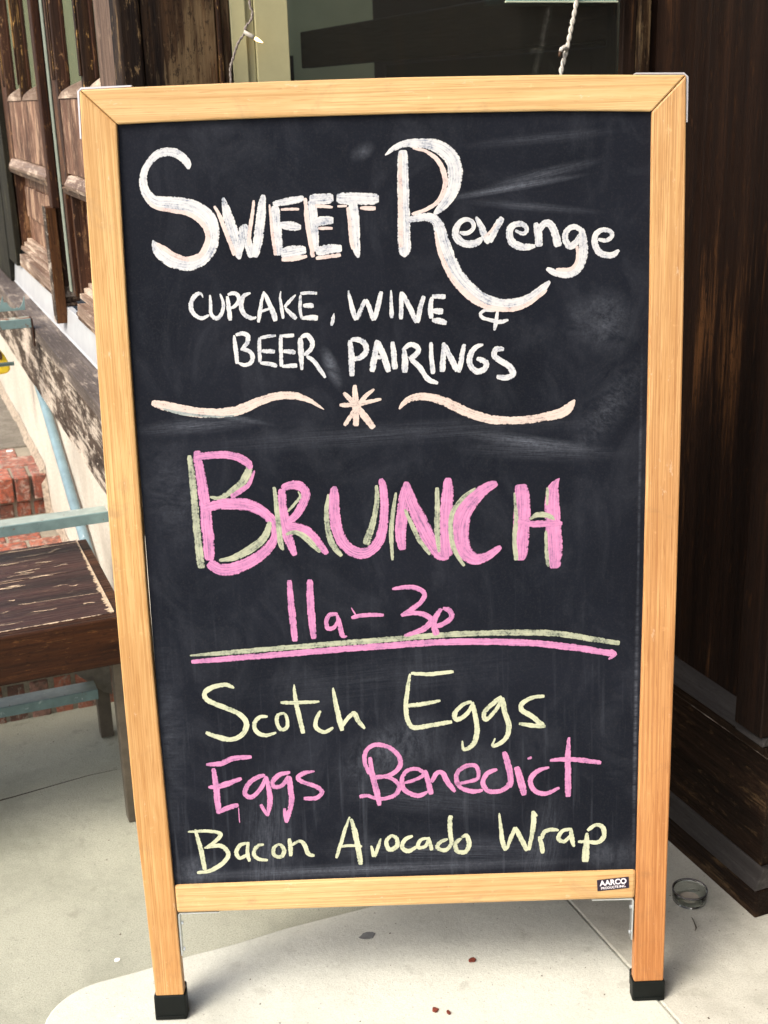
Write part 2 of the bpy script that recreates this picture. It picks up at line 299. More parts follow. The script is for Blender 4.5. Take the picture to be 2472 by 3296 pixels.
CH = {'w': chalk('white_chalk', (.40, .44, .52), (.70, .70, .68), .455, .35, (.13, .16, .22)), 'p': chalk('pale_pink_chalk', (.58, .46, .44), (.70, .60, .57), .44, .4, (.20, .17, .17)),
      'c': chalk('cream_chalk', (.54, .44, .40), (.68, .58, .53), .45, .4, (.18, .17, .17)), 'b': chalk('grey_blue_chalk', (.24, .29, .31), (.42, .46, .44), .49, .5),
      'k': chalk('pink_chalk', (.40, .17, .34), (.64, .27, .48), .46, .6, (.20, .12, .22)), 'g': chalk('pale_green_chalk', (.22, .26, .21), (.48, .50, .36), .465, .25, (.07, .08, .07)),
      'y': chalk('yellow_green_chalk', (.40, .44, .31), (.60, .62, .46), .45, .3, (.17, .2, .15))}

# ------------------------------------------------------------------ mesh helpers
class MB:
    def __init__(s): s.v, s.f = [], []
    def poly(s, pts, faces):
        b = len(s.v); s.v += [tuple(p) for p in pts]; s.f += [tuple(b + i for i in f) for f in faces]; return s
    def box(s, x0, x1, y0, y1, z0, z1):
        p = [(x, y, z) for z in (z0, z1) for y in (y0, y1) for x in (x0, x1)]
        return s.poly(p, [(0, 2, 3, 1), (4, 5, 7, 6), (0, 1, 5, 4), (2, 6, 7, 3), (0, 4, 6, 2), (1, 3, 7, 5)])
    def prism(s, pts, axis, lo, hi):
        n = len(pts); e = {'x': lambda p, h: (h, p[0], p[1]), 'y': lambda p, h: (p[0], h, p[1]), 'z': lambda p, h: (p[0], p[1], h)}[axis]
        return s.poly([e(p, lo) for p in pts] + [e(p, hi) for p in pts], [tuple(range(n)), tuple(range(2 * n - 1, n - 1, -1))] + [(i, (i + 1) % n, n + (i + 1) % n, n + i) for i in range(n)])
    def strip(s, A, B, y0, y1):
        """closed slab between two polylines (u,v) of equal length, y0 front, y1 back"""
        n = len(A); b = len(s.v)
        for y in (y0, y1): s.v += [(p[0], y, p[1]) for p in A] + [(p[0], y, p[1]) for p in B]
        a0, b0, a1, b1 = b, b + n, b + 2 * n, b + 3 * n
        for i in range(n - 1):
            s.f += [(a0 + i, b0 + i, b0 + i + 1, a0 + i + 1), (a1 + i, a1 + i + 1, b1 + i + 1, b1 + i), (a0 + i, a0 + i + 1, a1 + i + 1, a1 + i), (b0 + i, b1 + i, b1 + i + 1, b0 + i + 1)]
        s.f += [(a0, a1, b1, b0), (a0 + n - 1, b0 + n - 1, b1 + n - 1, a1 + n - 1)]
        return s
    def tube(s, pts, r, seg=10, cap=True):
        pts = [Vector(p) for p in pts]; b = len(s.v); n = len(pts)
        rr = r if isinstance(r, (list, tuple)) else [r] * n
        up_ = Vector((0, 0, 1))
        for i, p in enumerate(pts):
            d = (pts[min(i + 1, n - 1)] - pts[max(i - 1, 0)]).normalized()
            if abs(d.dot(up_)) > .95: up_ = Vector((1, 0, 0)) if abs(d.x) < .9 else Vector((0, 1, 0))
            x = d.cross(up_).normalized(); y = x.cross(d)
            for k in range(seg):
                a = 2 * math.pi * k / seg; s.v.append(tuple(p + (x * math.cos(a) + y * math.sin(a)) * rr[i]))
        for i in range(n - 1):
            for k in range(seg): s.f.append((b + i * seg + k, b + i * seg + (k + 1) % seg, b + (i + 1) * seg + (k + 1) % seg, b + (i + 1) * seg + k))
        if cap: s.f += [tuple(b + k for k in range(seg))[::-1], tuple(b + (n - 1) * seg + k for k in range(seg))]
        return s
    def build(s, name, m, parent=None, off=(0, 0, 0), bevel=0.0, smooth=False, tags=None, label=None):
        me = bpy.data.meshes.new(name); me.from_pydata([(x - off[0], y - off[1], z - off[2]) for x, y, z in s.v], [], s.f)
        bm = bmesh.new(); bm.from_mesh(me); bmesh.ops.recalc_face_normals(bm, faces=bm.faces); bm.to_mesh(me); bm.free()
        o = bpy.data.objects.new(name, me); COL.objects.link(o)
        me.materials.append(m); 
        if smooth: me.polygons.foreach_set('use_smooth', [True] * len(me.polygons))
        if bevel:
            b = o.modifiers.new('bevel', 'BEVEL'); b.width = bevel; b.segments = 2; b.limit_method = 'ANGLE'; b.angle_limit = math.radians(40)
        if parent: o.parent = parent
        if label: o['label'] = label
        for k, v in (tags or {}).items(): o[k] = v
        return o
cF, sF = math.cos(PHI), math.sin(PHI)
def W(a, s, z=0): return Vector((a * cF - s * sF, a * sF + s * cF, z))     # shop-front coordinates to world
def tag(o, label, cat, group=None):
    o['label'] = label; o['category'] = cat
    if group: o['group'] = group
    return o
class Thing:
    """an Empty at the thing's base, axes along the shop front (x into the shop, y along it, z up)"""
    def __init__(s, name, base, label=None, cat=None, group=None, kind=None):
        s.e = bpy.data.objects.new(name, None); COL.objects.link(s.e); s.base = base; s.e.empty_display_size = .1
        s.e.location = W(*base); s.e.rotation_euler = (0, 0, PHI)
        if kind: s.e['kind'] = kind
        if label: s.e['label'] = label
        if cat: s.e['category'] = cat
        if group: s.e['group'] = group
    def part(s, mb, name, m, parent=None, **k): return mb.build(name, M[m] if isinstance(m, str) else m, parent or s.e, s.base, **k)
    def box(s, name, m, x0, x1, y0, y1, z0, z1, parent=None, bevel=.002, **k):
        return s.part(MB().box(x0, x1, y0, y1, z0, z1), name, m, parent, bevel=bevel, **k)

# ================================================================== GROUND
def wobble(pts, amp, step=.04):
    out = []
    for i, p in enumerate(pts):
        q = pts[(i + 1) % len(pts)]; L = math.dist(p, q); n = max(1, int(min(L, 4) / step)) if L < 4 else 1
        for k in range(n):
            t = k / n; out.append((p[0] + (q[0] - p[0]) * t + random.uniform(-amp, amp), p[1] + (q[1] - p[1]) * t + random.uniform(-amp, amp)))
    return out
g = Thing('ground', (0, 0, 0), kind='structure')
g.part(MB().poly([(-60, -60, -.012), (60, -60, -.012), (60, 60, -.012), (-60, 60, -.012)], [(0, 1, 2, 3)]), 'soil_bed', 'mortar')
sw = Thing('sidewalk', (0, 0, 0), kind='structure')
def slab(name, pts, m, z1, z0=-.05, bev=.002): return sw.part(MB().prism(pts, 'z', z0, z1), name, m, bevel=bev)
slab('concrete_slab', [(-1.9, -3.0), (1.6, -3.0), (1.6, 1.80), (.40, 1.85), (.40, 2.318), (.25, 2.318), (.1, 2.297), (-.1, 2.276), (-.5, 2.255), (-1.0, 2.24), (-1.9, 2.22)], 'sidewalk', 0, bev=0)
slab('concrete_slab', [(-1.9, 2.2265), (-1.0, 2.2465), (-.5, 2.2615), (-.3, 2.275), (-.1, 2.2820), (-.02, 2.2930), (.1, 2.3035), (.25, 2.3222), (.40, 2.3205), (.40, 2.632), (-1.9, 2.632)], 'sidewalk', 0, bev=0)
slab('concrete_slab', [(-1.9, 2.635), (-.62, 2.635), (-.62, 12), (-1.9, 12)], 'sidewalk', 0)
slab('concrete_slab', [(-4.2, -3.0), (-1.904, -3.0), (-1.904, 12), (-4.2, 12)], 'sidewalk', 0)
arc = [(.060 + .10 * (1 - math.cos(t)), 1.575 + .095 * math.sin(t)) for t in [math.radians(d) for d in range(0, 91, 9)]]
DS = .006
slab('doorstep', [(.9290, -2.6), (.060, -2.6)] + arc + [(.22, 1.669), (.3, 1.673), (.38, 1.671), (.47, 1.675), (.62, 1.671), (.9290, 1.669)], 'doorstep', DS, -.005, .0045)
slab('doorstep_edge_strip', [(.9302, -2.6), (1.5, -2.6), (1.5, 1.30), (1.5, 1.669), (.9302, 1.669)], 'strip', DS - .0005, -.005, .003)
gr_ = MB()
for i in range(520):                                           # grit and dust specks
    a = random.uniform(-.9, 1.15) if i % 3 else random.uniform(.2, 1.15); s_ = random.uniform(.9, 2.6) if a < .35 else random.uniform(.9, 1.66)
    zz = DS if (a > .12 and s_ < 1.62) else 0.0
    if .03 < a <= .12 or 1.62 <= s_ < 1.70: continue
    r = random.choice((.0006, .0008, .001, .0016)) * random.uniform(.7, 1.3); k = random.uniform(0, 6.28)
    P_ = [(a + r * math.cos(k + j * 1.5708) * random.uniform(.6, 1.4), s_ + r * math.sin(k + j * 1.5708) * random.uniform(.6, 1.4), zz + .0001) for j in range(4)]
    gr_.poly(P_ + [(a, s_, zz + r)], [(0, 1, 4), (1, 2, 4), (2, 3, 4), (3, 0, 4)])
sw.part(gr_, 'grit', plain('grit', (.13, .115, .09), .8, 0, .6, 300), tags={'kind': 'stuff'})
# street beyond the kerb
cr_ = sw.part(MB().poly([(-1.9, 2.205, -.0012), (.3, 2.302, -.0012), (.3, 2.34, -.0012), (-1.9, 2.243, -.0012)], [(0, 1, 2, 3)]), 'joint_dirt', plain('joint_dirt', (.035, .022, .015), .9))
st = Thing('road', (-4.2, 0, 0), kind='structure'); asp = concrete('road_asphalt', (.05, .05, .05), (.03, .03, .03), (.04, .04, .04))
st.part(MB().box(-4.35, -4.2, -30, 30, -.14, 0), 'kerb', 'sidewalk', bevel=.01)
st.part(MB().poly([(-16, -30, -.010), (-4.35, -30, -.010), (-4.35, 30, -.010), (-16, 30, -.010)], [(0, 1, 2, 3)]), 'asphalt', asp)

# ================================================================== SHOP FRONT: low wall, ledge, flashing
t = Thing('stucco_wall', (.375, 2.7, 0), 'low cream stucco wall under the weathered timber ledge', 'wall')
pts = []
t.part(MB().box(.375, .55, 1.86, 9.0, -.02, .80), 'rendered_face', 'stucco', bevel=.004)
ld = Thing('window_ledge', (.36, 2.7, .655), 'thick weathered timber ledge board below the panelled doors', 'ledge')
# fascia with chewed lower edge
L = [(1.86 + i * .05, .655 + random.uniform(-.0015, .0015)) for i in range(50)]
ld.part(MB().prism(L + [(4.3, .804), (1.86, .804)], 'x', .313, .335), 'fascia_board', 'ledge_face', bevel=.003)
ld.part(MB().prism([(.3035, .8095), (.3055, .834), (.358, .836), (.358, .8095)], 'y', 1.855, 4.3), 'top_board', 'ledge_top', bevel=.0025)
ld.box('backing_strip', 'ledge_face', .311, .332, 1.86, 4.3, .8045, .809, bevel=0)
ld.box('soffit_board', 'ledge_face', .336, .374, 1.86, 4.3, .70, .72)
fl = Thing('sill_flashing', (.357, 2.7, .836), 'white flashing strip on the ledge under the panelled doors', 'flashing')
fl.part(MB().prism([(.3515, .8365), (.354, .842), (.360, .8990), (.372, .8990), (.372, .8365)], 'y', 1.87, 2.692), 'flashing_sheet', 'marble', bevel=.001)
fl.part(MB().prism([(.3515, .8365), (.354, .842), (.360, .8990), (.372, .8990), (.372, .8365)], 'y', 2.695, 3.66), 'flashing_sheet', 'marble', bevel=.001)

# ================================================================== the panelled doors
def leaf(s0, s1, label, stR, glass, pz=(1.155, 1.327)):
    """door leaf between s0 (near) and s1 (far); glass = list of (near, far) openings"""
    b = ((.36), s0, .90); t = Thing('panelled_door', b, label, 'door', 'panelled doors of the shop front')
    zt = 1.75; a0_, a1_ = s0 + .03, s1 - .05
    edges = sorted([g for g in glass])
    # uprights between / beside the glass: everything not glass
    cur = s0; segs = []
    for g0, g1 in edges: segs.append((cur, g0)); cur = g1
    segs.append((cur, s1))
    for i, (a, c) in enumerate(segs):
        if c - a < .004: continue
        first, last = i == 0, i == len(segs) - 1
        nm = 'stile' if (first or last) else 'mullion'
        mt = 'door_z' if nm == 'stile' else 'gold_z'
        zb = .942 if nm == 'stile' else 1.322
        x0 = .360 if nm == 'stile' else .3585
        if nm == 'mullion': t.box(nm, mt, x0, .3875, a + .0008, c - .0008, zb, zt)
        else:
            t.box(nm, mt, x0, .3875, a + .0008, c - .0008, pz[0] + .0005, zt)
            lo_, hi_ = (s0 + .0008, a0_ - .001) if first else (a1_ + .013, s1 - .0008)
            t.box('lower_stile', mt, x0, .3875, lo_, hi_, zb, pz[0] - .0005)
        if nm == 'mullion': t.box('bead', 'gold_z', x0 - .004, x0 - .0002, a + .006, c - .006, 1.35, zt - .01, bevel=.0012)
        elif last:
            for e0 in (a + .012, a + .035): t.box('bead', 'gold_z', x0 - .003, x0 - .0002, e0, e0 + .007, 1.35, zt - .01, bevel=.0012)
    lo, hi = edges[0][0], edges[-1][1]
    inner0 = segs[0][1]; inner1 = segs[-1][0]
    for g0, g1 in edges:
        t.box('glass_pane', 'doorglass', .3830, .3855, g0 + .001, g1 - .001, 1.33, zt, bevel=0)
        t.box('pane_bead_or_glare', 'brown_z', .3765, .3825, g1 - .012, g1 - .001, 1.345, zt, bevel=.001)
        t.box('pane_bead_or_glare', 'pane_glare' if 'near' in label and g0 > 2.2 else 'gold_z', .3770, .3825, g0 + .001, g0 + (.022 if 'near' in label and g0 > 2.2 else .008), 1.345, zt, bevel=.001)  # wide cream strip on the near door paints a reflection; the rest are beads
        # the swept lip under each pane
        n = 10; up_ = [(g1 - (g1 - g0) * i / n, 1.318 + .026 * math.sqrt(i / n)) for i in range(n + 1)]
        t.part(MB().prism(up_ + [(g0, 1.3165), (g1, 1.3165)], 'x', .3590, .3822), 'swept_lip', 'sill_y', bevel=.0015)
    t.box('middle_panel', 'panel_z', .3615, .384, inner0 + .001, inner1 - .001, pz[0] + .026, 1.316)
    a0, a1 = s0 + .03, s1 - .05
    t.part(MB().prism([(.349, pz[0]), (.347, pz[0] + .008), (.356, pz[0] + .024), (.366, pz[0] + .0255), (.366, pz[0])], 'y', a0 - .012, (a1 + .012) * .968), 'moulding_rail', 'sill_y', bevel=.0012)
    t.part(MB().prism([(.357, pz[0] - .0125), (.353, pz[0] - .0005), (.366, pz[0] - .0005), (.366, pz[0] - .0125)], 'y', a0 - .004, a1 + .010), 'under_moulding', 'door_y', bevel=.001)
    # sunken lower panel: stepped reveals, recessed ground, raised field
    zb = .942
    t.box('panel_ground', 'panel_z', .392, .400, a0, a1, zb, pz[0] - .012)
    t.box('raised_field', 'panel_z', .3845, .3915, a0 + .05, a1 - .055, 1.030, 1.108, bevel=.003)
    for (y0, y1, x0, mt) in ((a1 - .0005, a1 + .012, .357, 'brown_z'), (a1 - .018, a1 - .001, .366, 'door_z'), (a0 - .018, a0, .352, 'gold_z'), (a0 + .001, a0 + .016, .366, 'door_z')):
        t.box('reveal_strip', mt, x0, .3915, y0, y1, zb + .001, pz[0] - .0135, bevel=.0012)
    for (z0, z1, x0) in ((zb + .0005, zb + .010, .362), (zb + .0105, zb + .020, .371), (zb + .0205, zb + .029, .380)):
        t.box('stepped_sill', 'sill_y', x0, .3915, a0 + .0165, a1 - .019, z0, z1, bevel=.001)
    t.part(MB().prism([(.345, .918), (.347, .9415), (.3915, .9415), (.3915, .918)], 'y', a0 - .022, (a1 + .02) * .962), 'sill_moulding', 'sill_y', bevel=.0015)
    t.part(MB().prism([(.349, .907), (.349, .9175), (.3915, .9175), (.3915, .907)], 'y', a0 - .02, (a1 + .02) * .972), 'sill_moulding', 'door_y', bevel=.0015)
    t.box('bottom_rail', 'door_y', .3605, .384, s0, s1, .8985, .9065)
    t.box('top_rail', 'door_y', .358, .386, s0, s1, zt + .001, zt + .07)
    return t
leaf(2.70, 3.545, 'far panelled door leaf, left of the narrow brown post', None, [(2.800, 3.060), (3.080, 3.370)])
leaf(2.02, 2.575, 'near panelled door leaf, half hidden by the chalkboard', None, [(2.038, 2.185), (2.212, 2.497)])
p = Thing('door_post', (.35, 2.62, .88), 'narrow dark brown post between the two panelled doors', 'post')
p.box('astragal', 'brown_z', .3440, .3598, 2.630, 2.672, 1.108, 2.6)
p.box('green_edge_strip', plain('grey_green_edge', (.20, .235, .19), .5), .3570, .3598, 2.578, 2.604, .945, 2.6, bevel=.0008)
for x0, y in ((.3465, 2.674), (.3500, 2.684), (.3535, 2.694)): p.box('bead', 'gold_z', x0, .3598, y, y + .009, 1.110, 2.6, bevel=.0012)
p.box('stub_block', 'stub_z', .3375, .3590, 2.690, 2.735, .866, 1.106, bevel=.0015)
p.box('stub_side', 'ledge_face', .3362, .3373, 2.6905, 2.735, .866, 1.108, bevel=.0004)
e = Thing('end_post', (.33, 3.6, .5), 'dark mossy post at the far end of the timber ledge', 'post')
e.box('post_board', 'mossy', .346, .362, 3.475, 3.66, .9, 3.0); e.box('post_board', 'mossy', .344, .362, 3.662, 4.3, .838, 3.0)
gs = Thing('grey_stile_board', (.355, 1.85, .84), 'grey-brown upright board between the near door and the corner post', 'board')
gs.box('board_face', 'grey_z', .3555, .384, 1.862, 2.018, .90, 2.6, bevel=.002)
# ================================================================== corner post and shop window facing the camera
cpz = Thing('corner_post', (.35, 1.81, 0), 'wide dark weathered timber corner post left of the pale window frame', 'post')
cpz.box('edge_board', 'endgrain', .349, .381, 1.806, 1.860, .0, 2.98, bevel=.004)
cpz.box('face_board', 'pier_z', .3825, .4865, 1.811, 1.858, .0, 2.98, bevel=.002)
cpz.box('edge_bead', 'gold_z', .4875, .494, 1.806, 1.850, .0, 2.98, bevel=.002)
cpz.box('inner_board', 'pier_z', .4950, .5075, 1.812, 1.850, .0, 2.98, bevel=.0015)
wn = Thing('shop_window', (.51, 1.83, .6), 'shop window with pale olive frame behind the chalkboard', 'window')
wn.box('frame_board', 'olive', .5085, .5315, 1.813, 1.86, .5, 2.6, bevel=.0015)
wn.box('frame_step', 'olive', .5325, .5445, 1.820, 1.86, .5, 2.6, bevel=.001)
wn.box('frame_jamb', 'olive', .5455, .5955, 1.817, 1.87, .5, 2.6, bevel=.0015)
wn.box('window_sill', 'jamb_z', .5085, 1.2205, 1.79, 1.88, .455, .499)
wn.box('apron_panel', 'right_z', .5085, 1.2205, 1.83, 1.86, 0, .454)
wn.box('glass_pane', 'glass', .5965, 1.1545, 1.829, 1.833, .5, 2.6, bevel=0)
wn.box('dark_jamb', 'jamb_z', 1.1550, 1.1790, 1.818, 1.87, .5, 2.6, bevel=.0015)
wn.box('dark_jamb', 'pier_z', 1.1800, 1.2010, 1.809, 1.87, .5, 2.6, bevel=.002)
wn.box('dark_jamb', 'right_z', 1.2018, 1.2300, 1.815, 1.87, .5, 2.6, bevel=.001)
# inside the shop
ins = Thing('shop_interior', (1.2, 4, 0), kind='structure')
ins.box('olive_wall', 'olive2', .42, 1.965, 4.92, 5.0, 0, 2.2, bevel=0)
ins.box('dark_wall', 'dark_in', 1.97, 6.0, 7.0, 7.1, 0, 2.9, bevel=0); ins.box('dark_wall', 'dark_in', 6.0, 6.1, 1.9, 7.0, 0, 2.9, bevel=0)
ins.box('dark_wall', 'dark_in', 1.25, 6.0, 1.88, 1.90, 0, 2.9, bevel=0)
ins.box('wooden_floor', 'dark_in', .56, 6.0, 1.9, 7.0, -.01, .02, bevel=0)
bm_ = Thing('timber_beam', (1.6, 3.6, 1.4), 'long dark horizontal board seen through the shop window', 'beam')
bm_.box('beam_board', 'beam', 1.60, 1.64, 1.95, 4.75, 1.408, 1.537, bevel=.004)
cb = Thing('dark_cabinet', (1.66, 4.0, 0), 'dark cabinet standing inside the shop under the long board', 'cabinet')
cb.box('side_panel', 'dark_in', 1.52, 1.58, 4.78, 4.90, .0, 1.455); cb.box('back_panel', 'dark_in', 1.68, 1.74, 2.0, 4.1, .0, 1.40); cb.box('cabinet_top', 'dark_in', 1.66, 1.9, 4.12, 4.9, 1.28, 1.335)
# string lights
def sag(pts, n=8):
    out = []
    P = [Vector(p) for p in pts]
    for i in range(len(P) - 1):
        p0, p1, p2, p3 = P[max(i - 1, 0)], P[i], P[i + 1], P[min(i + 2, len(P) - 1)]
        for k in range(n):
            u = k / n; out.append(.5 * ((2 * p1) + (p2 - p0) * u + (2 * p0 - 5 * p1 + 4 * p2 - p3) * u * u + (3 * p1 - p0 - 3 * p2 + p3) * u ** 3))
    return out + [P[-1]]
def twist(mb, path, r, off, turns):
    L = 0; acc = [0]
    for i in range(1, len(path)): L += (path[i] - path[i - 1]).length; acc.append(L)
    for ph in (0, math.pi):
        mb.tube([p + Vector((math.cos(ph + a * turns), math.sin(ph + a * turns), 0)) * off for p, a in zip(path, acc)], r, 6)
    return mb
sl = Thing('string_light', (.53, 1.79, 1.38), 'grey twisted light string with one lit mini bulb on the pale window frame', 'string light', 'string lights around the shop window')
sl.part(twist(MB(), sag([(.540, 1.800, 1.62), (.5365, 1.800, 1.50), (.5345, 1.800, 1.436), (.5378, 1.800, 1.423), (.5348, 1.799, 1.412), (.5265, 1.799, 1.403), (.5238, 1.799, 1.394), (.515, 1.802, 1.382), (.5075, 1.804, 1.364), (.502, 1.804, 1.348), (.5015, 1.804, 1.326), (.500, 1.804, 1.20)], 14), .0011, .0011, 420), 'wire', 'greywire', smooth=True)
sl.part(MB().tube([(.5225, 1.797, 1.3965), (.5325, 1.794, 1.3905), (.5365, 1.793, 1.388)], [.0028, .0033, .0028], 10), 'bulb_socket', 'socket', smooth=True)
sl.part(MB().tube([(.5368, 1.793, 1.3878), (.5400, 1.792, 1.3858), (.5440, 1.791, 1.3835), (.5475, 1.790, 1.3815)], [.0022, .0026, .0018, .0004], 10), 'bulb', 'bulb', smooth=True)
s2 = Thing('string_light', (1.03, 1.79, 1.35), 'white twisted light string with an unlit bulb hanging below the teal card', 'string light', 'string lights around the shop window')
s2.part(twist(MB(), sag([(1.058, 1.79, 1.50), (1.0515, 1.79, 1.434), (1.0445, 1.79, 1.401), (1.0375, 1.79, 1.370), (1.0305, 1.79, 1.347), (1.0265, 1.79, 1.322), (1.022, 1.79, 1.20)], 14), .0021, .0020, 260), 'wire', 'wire', smooth=True)
s2.part(MB().tube([(1.0345, 1.786, 1.365), (1.0290, 1.785, 1.369), (1.0240, 1.785, 1.366), (1.0225, 1.785, 1.3625)], [.003, .0036, .0036, .003], 10), 'bulb_socket', 'wire', smooth=True)
s2.part(MB().tube([(1.0222, 1.785, 1.362), (1.0210, 1.785, 1.357), (1.0205, 1.785, 1.354)], [.0028, .0024, .0006], 10), 'bulb', 'brownhole', smooth=True)
cd = Thing('hanging_card', (1.03, 1.80, 1.43), 'pale teal card hanging in the shop window above the chalkboard', 'card')
cd.box('card_face', 'card', .934, 1.1275, 1.7945, 1.7975, 1.4362, 1.62, bevel=.0008); cd.box('card_edge', 'cardedge', .932, 1.1295, 1.7940, 1.7980, 1.4332, 1.4360, bevel=.001)

# ================================================================== the dark timber wall on the right
rw = Thing('timber_wall', (1.2, 1.6, 0), 'dark stained plank wall to the right of the chalkboard', 'wall')
rw.box('plank', 'right_z', 1.210, 1.25, 1.662, 1.808, .30, 2.98, bevel=.002); rw.box('plank', 'right_z', 1.2075, 1.25, 1.4585, 1.6605, .30, 2.98, bevel=.002)
rw.box('plank', 'right_z', 1.176, 1.25, 1.392, 1.4575, .3325, 2.98, bevel=.002)
rw.part(MB().prism([(1.182, .3185), (1.206, .352), (1.25, .352), (1.25, .3185)], 'y', 1.4582, 1.828), 'plinth_cap', 'cham_y', bevel=.0012)
rw.part(MB().prism([(1.178, .3185), (1.184, .3315), (1.25, .3315), (1.25, .3185)], 'y', 1.388, 1.4575), 'plinth_cap', 'cham_y', bevel=.0012)
rw.part(MB().prism([(1.188, .298), (1.181, .3178), (1.25, .3178), (1.25, .298)], 'y', 1.386, 1.828), 'plinth_moulding', 'right_y', bevel=.0012)
rw.part(MB().prism([(1.190, .2955), (1.187, .2975), (1.25, .2975), (1.25, .2955)], 'y', 1.386, 1.828), 'plinth_bead', 'ledge_face')
rw.box('plinth_board', 'right_y', 1.194, 1.25, 1.388, 1.828, .096, .295, bevel=.002)
rw.part(MB().prism([(1.180, .056), (1.1935, .0955), (1.25, .0955), (1.25, .056)], 'y', 1.381, 1.828), 'base_cap', 'cham_y', bevel=.0015)
rw.box('base_board', 'right_y', 1.182, 1.25, 1.379, 1.828, .004, .0555, bevel=.004)
rw.box('end_board', 'right_y', 1.2515, 1.60, 1.385, 1.828, 0.004, 2.98)
# upper wall added out of view to block the sky, and walls round the recess
ub = Thing('added_upper_wall', (.4, 2, 2.6), 'unseen rendered upper wall added above the shop front to block the sky', 'wall')
ub.box('wall_face', 'upper', .36, .60, 1.81, 9.0, 2.62, 7.0, bevel=0); ub.box('wall_face', 'upper', .36, .60, -1.2, 1.805, 2.99, 7.0, bevel=0)  # faces of the added upper wall
ub.box('added_ceiling_board', 'dark_in', .61, 2.0, -1.2, 1.80, 2.99, 3.05, bevel=0)
ub.box('added_ceiling_board', 'dark_in', .61, 2.2, 1.92, 2.3, 2.90, 2.95, bevel=0); ub.box('added_ceiling_board', 'dark_in', 3.3, 6.1, 1.92, 7.1, 2.90, 2.95, bevel=0)  # roof left open between these boards so sky light reaches the olive wall
ub.box('wall_face', 'upper', .38, .60, 4.15, 9.0, .81, 2.61, bevel=0)
nw = Thing('entrance_wall', (1.6, 0, 0), 'dark timber wall of the entrance recess nearer the camera', 'wall')
nw.box('wall_boards', 'right_z', 1.605, 1.65, -1.2, 1.828, 0, 2.98); nw.box('pier', 'upper', .36, 1.60, -1.4, -1.21, 0, 2.98)
tr = Thing('added_transom_window', (.37, 2.8, 1.8), 'unseen transom window added above the panelled doors to let daylight in', 'window')  # out of view, added so daylight gets into the shop interior
tr.box('added_transom_rail', 'door_y', .356, .386, 2.02, 2.56, 2.54, 2.615); tr.box('added_transom_rail', 'door_y', .356, .386, 2.72, 3.59, 2.54, 2.615)
tr.box('glass_pane', 'doorglass', .37, .373, 2.02, 2.61, 1.822, 2.539, bevel=0); tr.box('glass_pane', 'doorglass', .37, .373, 2.72, 3.59, 1.822, 2.539, bevel=0)  # panes of the added transom window

# ================================================================== brick stoop
bs = Thing('brick_stoop', (.1, 2.63, 0), 'worn red brick stoop with dirty concrete top behind the bench', 'steps')
Z1, Z2 = .150, .270
bs.box('mortar_bed', 'mortar', -.60, .3745, 2.631, 9.0, -.02, Z1 - .002, bevel=0)
bs.box('mortar_bed', 'mortar', -.60, .3745, 3.662, 9.0, Z1 - .0015, Z2 - .003, bevel=0)
BR = []
def brick(x0, x1, y0, y1, z0, z1):
    j = .0015; k = (round(x1 - x0, 3), round(y1 - y0, 3), round(z1 - z0, 3))
    for kk, me in BR:
        if kk == k: break
    else:
        w_, d_, h_ = [q / 2 for q in k]; mb = MB().box(-w_, w_, -d_, d_, -h_, h_)
        bmx = bmesh.new(); me = bpy.data.meshes.new('brick'); me.from_pydata(mb.v, [], mb.f); bmx.from_mesh(me)
        bmesh.ops.bevel(bmx, geom=list(bmx.edges), offset=.0035, segments=1, affect='EDGES'); bmesh.ops.recalc_face_normals(bmx, faces=bmx.faces); bmx.to_mesh(me); bmx.free()
        me.materials.append(M['brick']); BR.append((k, me))
    o = bpy.data.objects.new('brick', me); COL.objects.link(o); o.parent = bs.e
    b = bs.base; o.location = ((x0 + x1) / 2 - b[0] + random.uniform(-j, j), (y0 + y1) / 2 - b[1] + random.uniform(-j, j), (z0 + z1) / 2 - b[2] + random.uniform(-j, j))
    o.rotation_euler = [random.uniform(-.02, .02) for _ in range(3)]
P = .0505
for i in range(19):                                            # soldier courses on the two risers
    x1 = .372 - i * P; x0 = x1 - .041
    brick(x0, x1, 2.628, 2.700, -.01, .088); brick(x0 - .004, x1 - .004, 2.622, 2.72, .094, Z1 + .002)
    if i < 12:
        brick(x0, x1, 3.658, 3.73, .118, .190); brick(x0 + .003, x1 + .003, 3.640, 3.762, .198, Z2 + .003)
for r in range(9):                                             # tread bricks of the lower step
    for i in range(10):
        x1 = .37 - i * .0985 - (.05 if r % 2 else 0); y0 = 2.728 + r * .1
        if x1 - .09 > -.60: brick(x1 - .088, x1, y0, y0 + .09, Z1 - .05, Z1 + .002)
for r in range(2):
    for i in range(7):
        x1 = .368 - i * .118 - r * .05; brick(x1 - .106, x1, 3.772 + r * .115, 3.876 + r * .115, Z2 - .05, Z2 + .001)
bs.box('concrete_top', 'stoop', -.60, .3735, 4.0, 4.75, Z2 - .012, Z2 + .004, bevel=.006)
bs.box('concrete_top', 'stoop', -.60, .3735, 4.756, 9.0, Z2 - .012, Z2 + .003, bevel=.006)
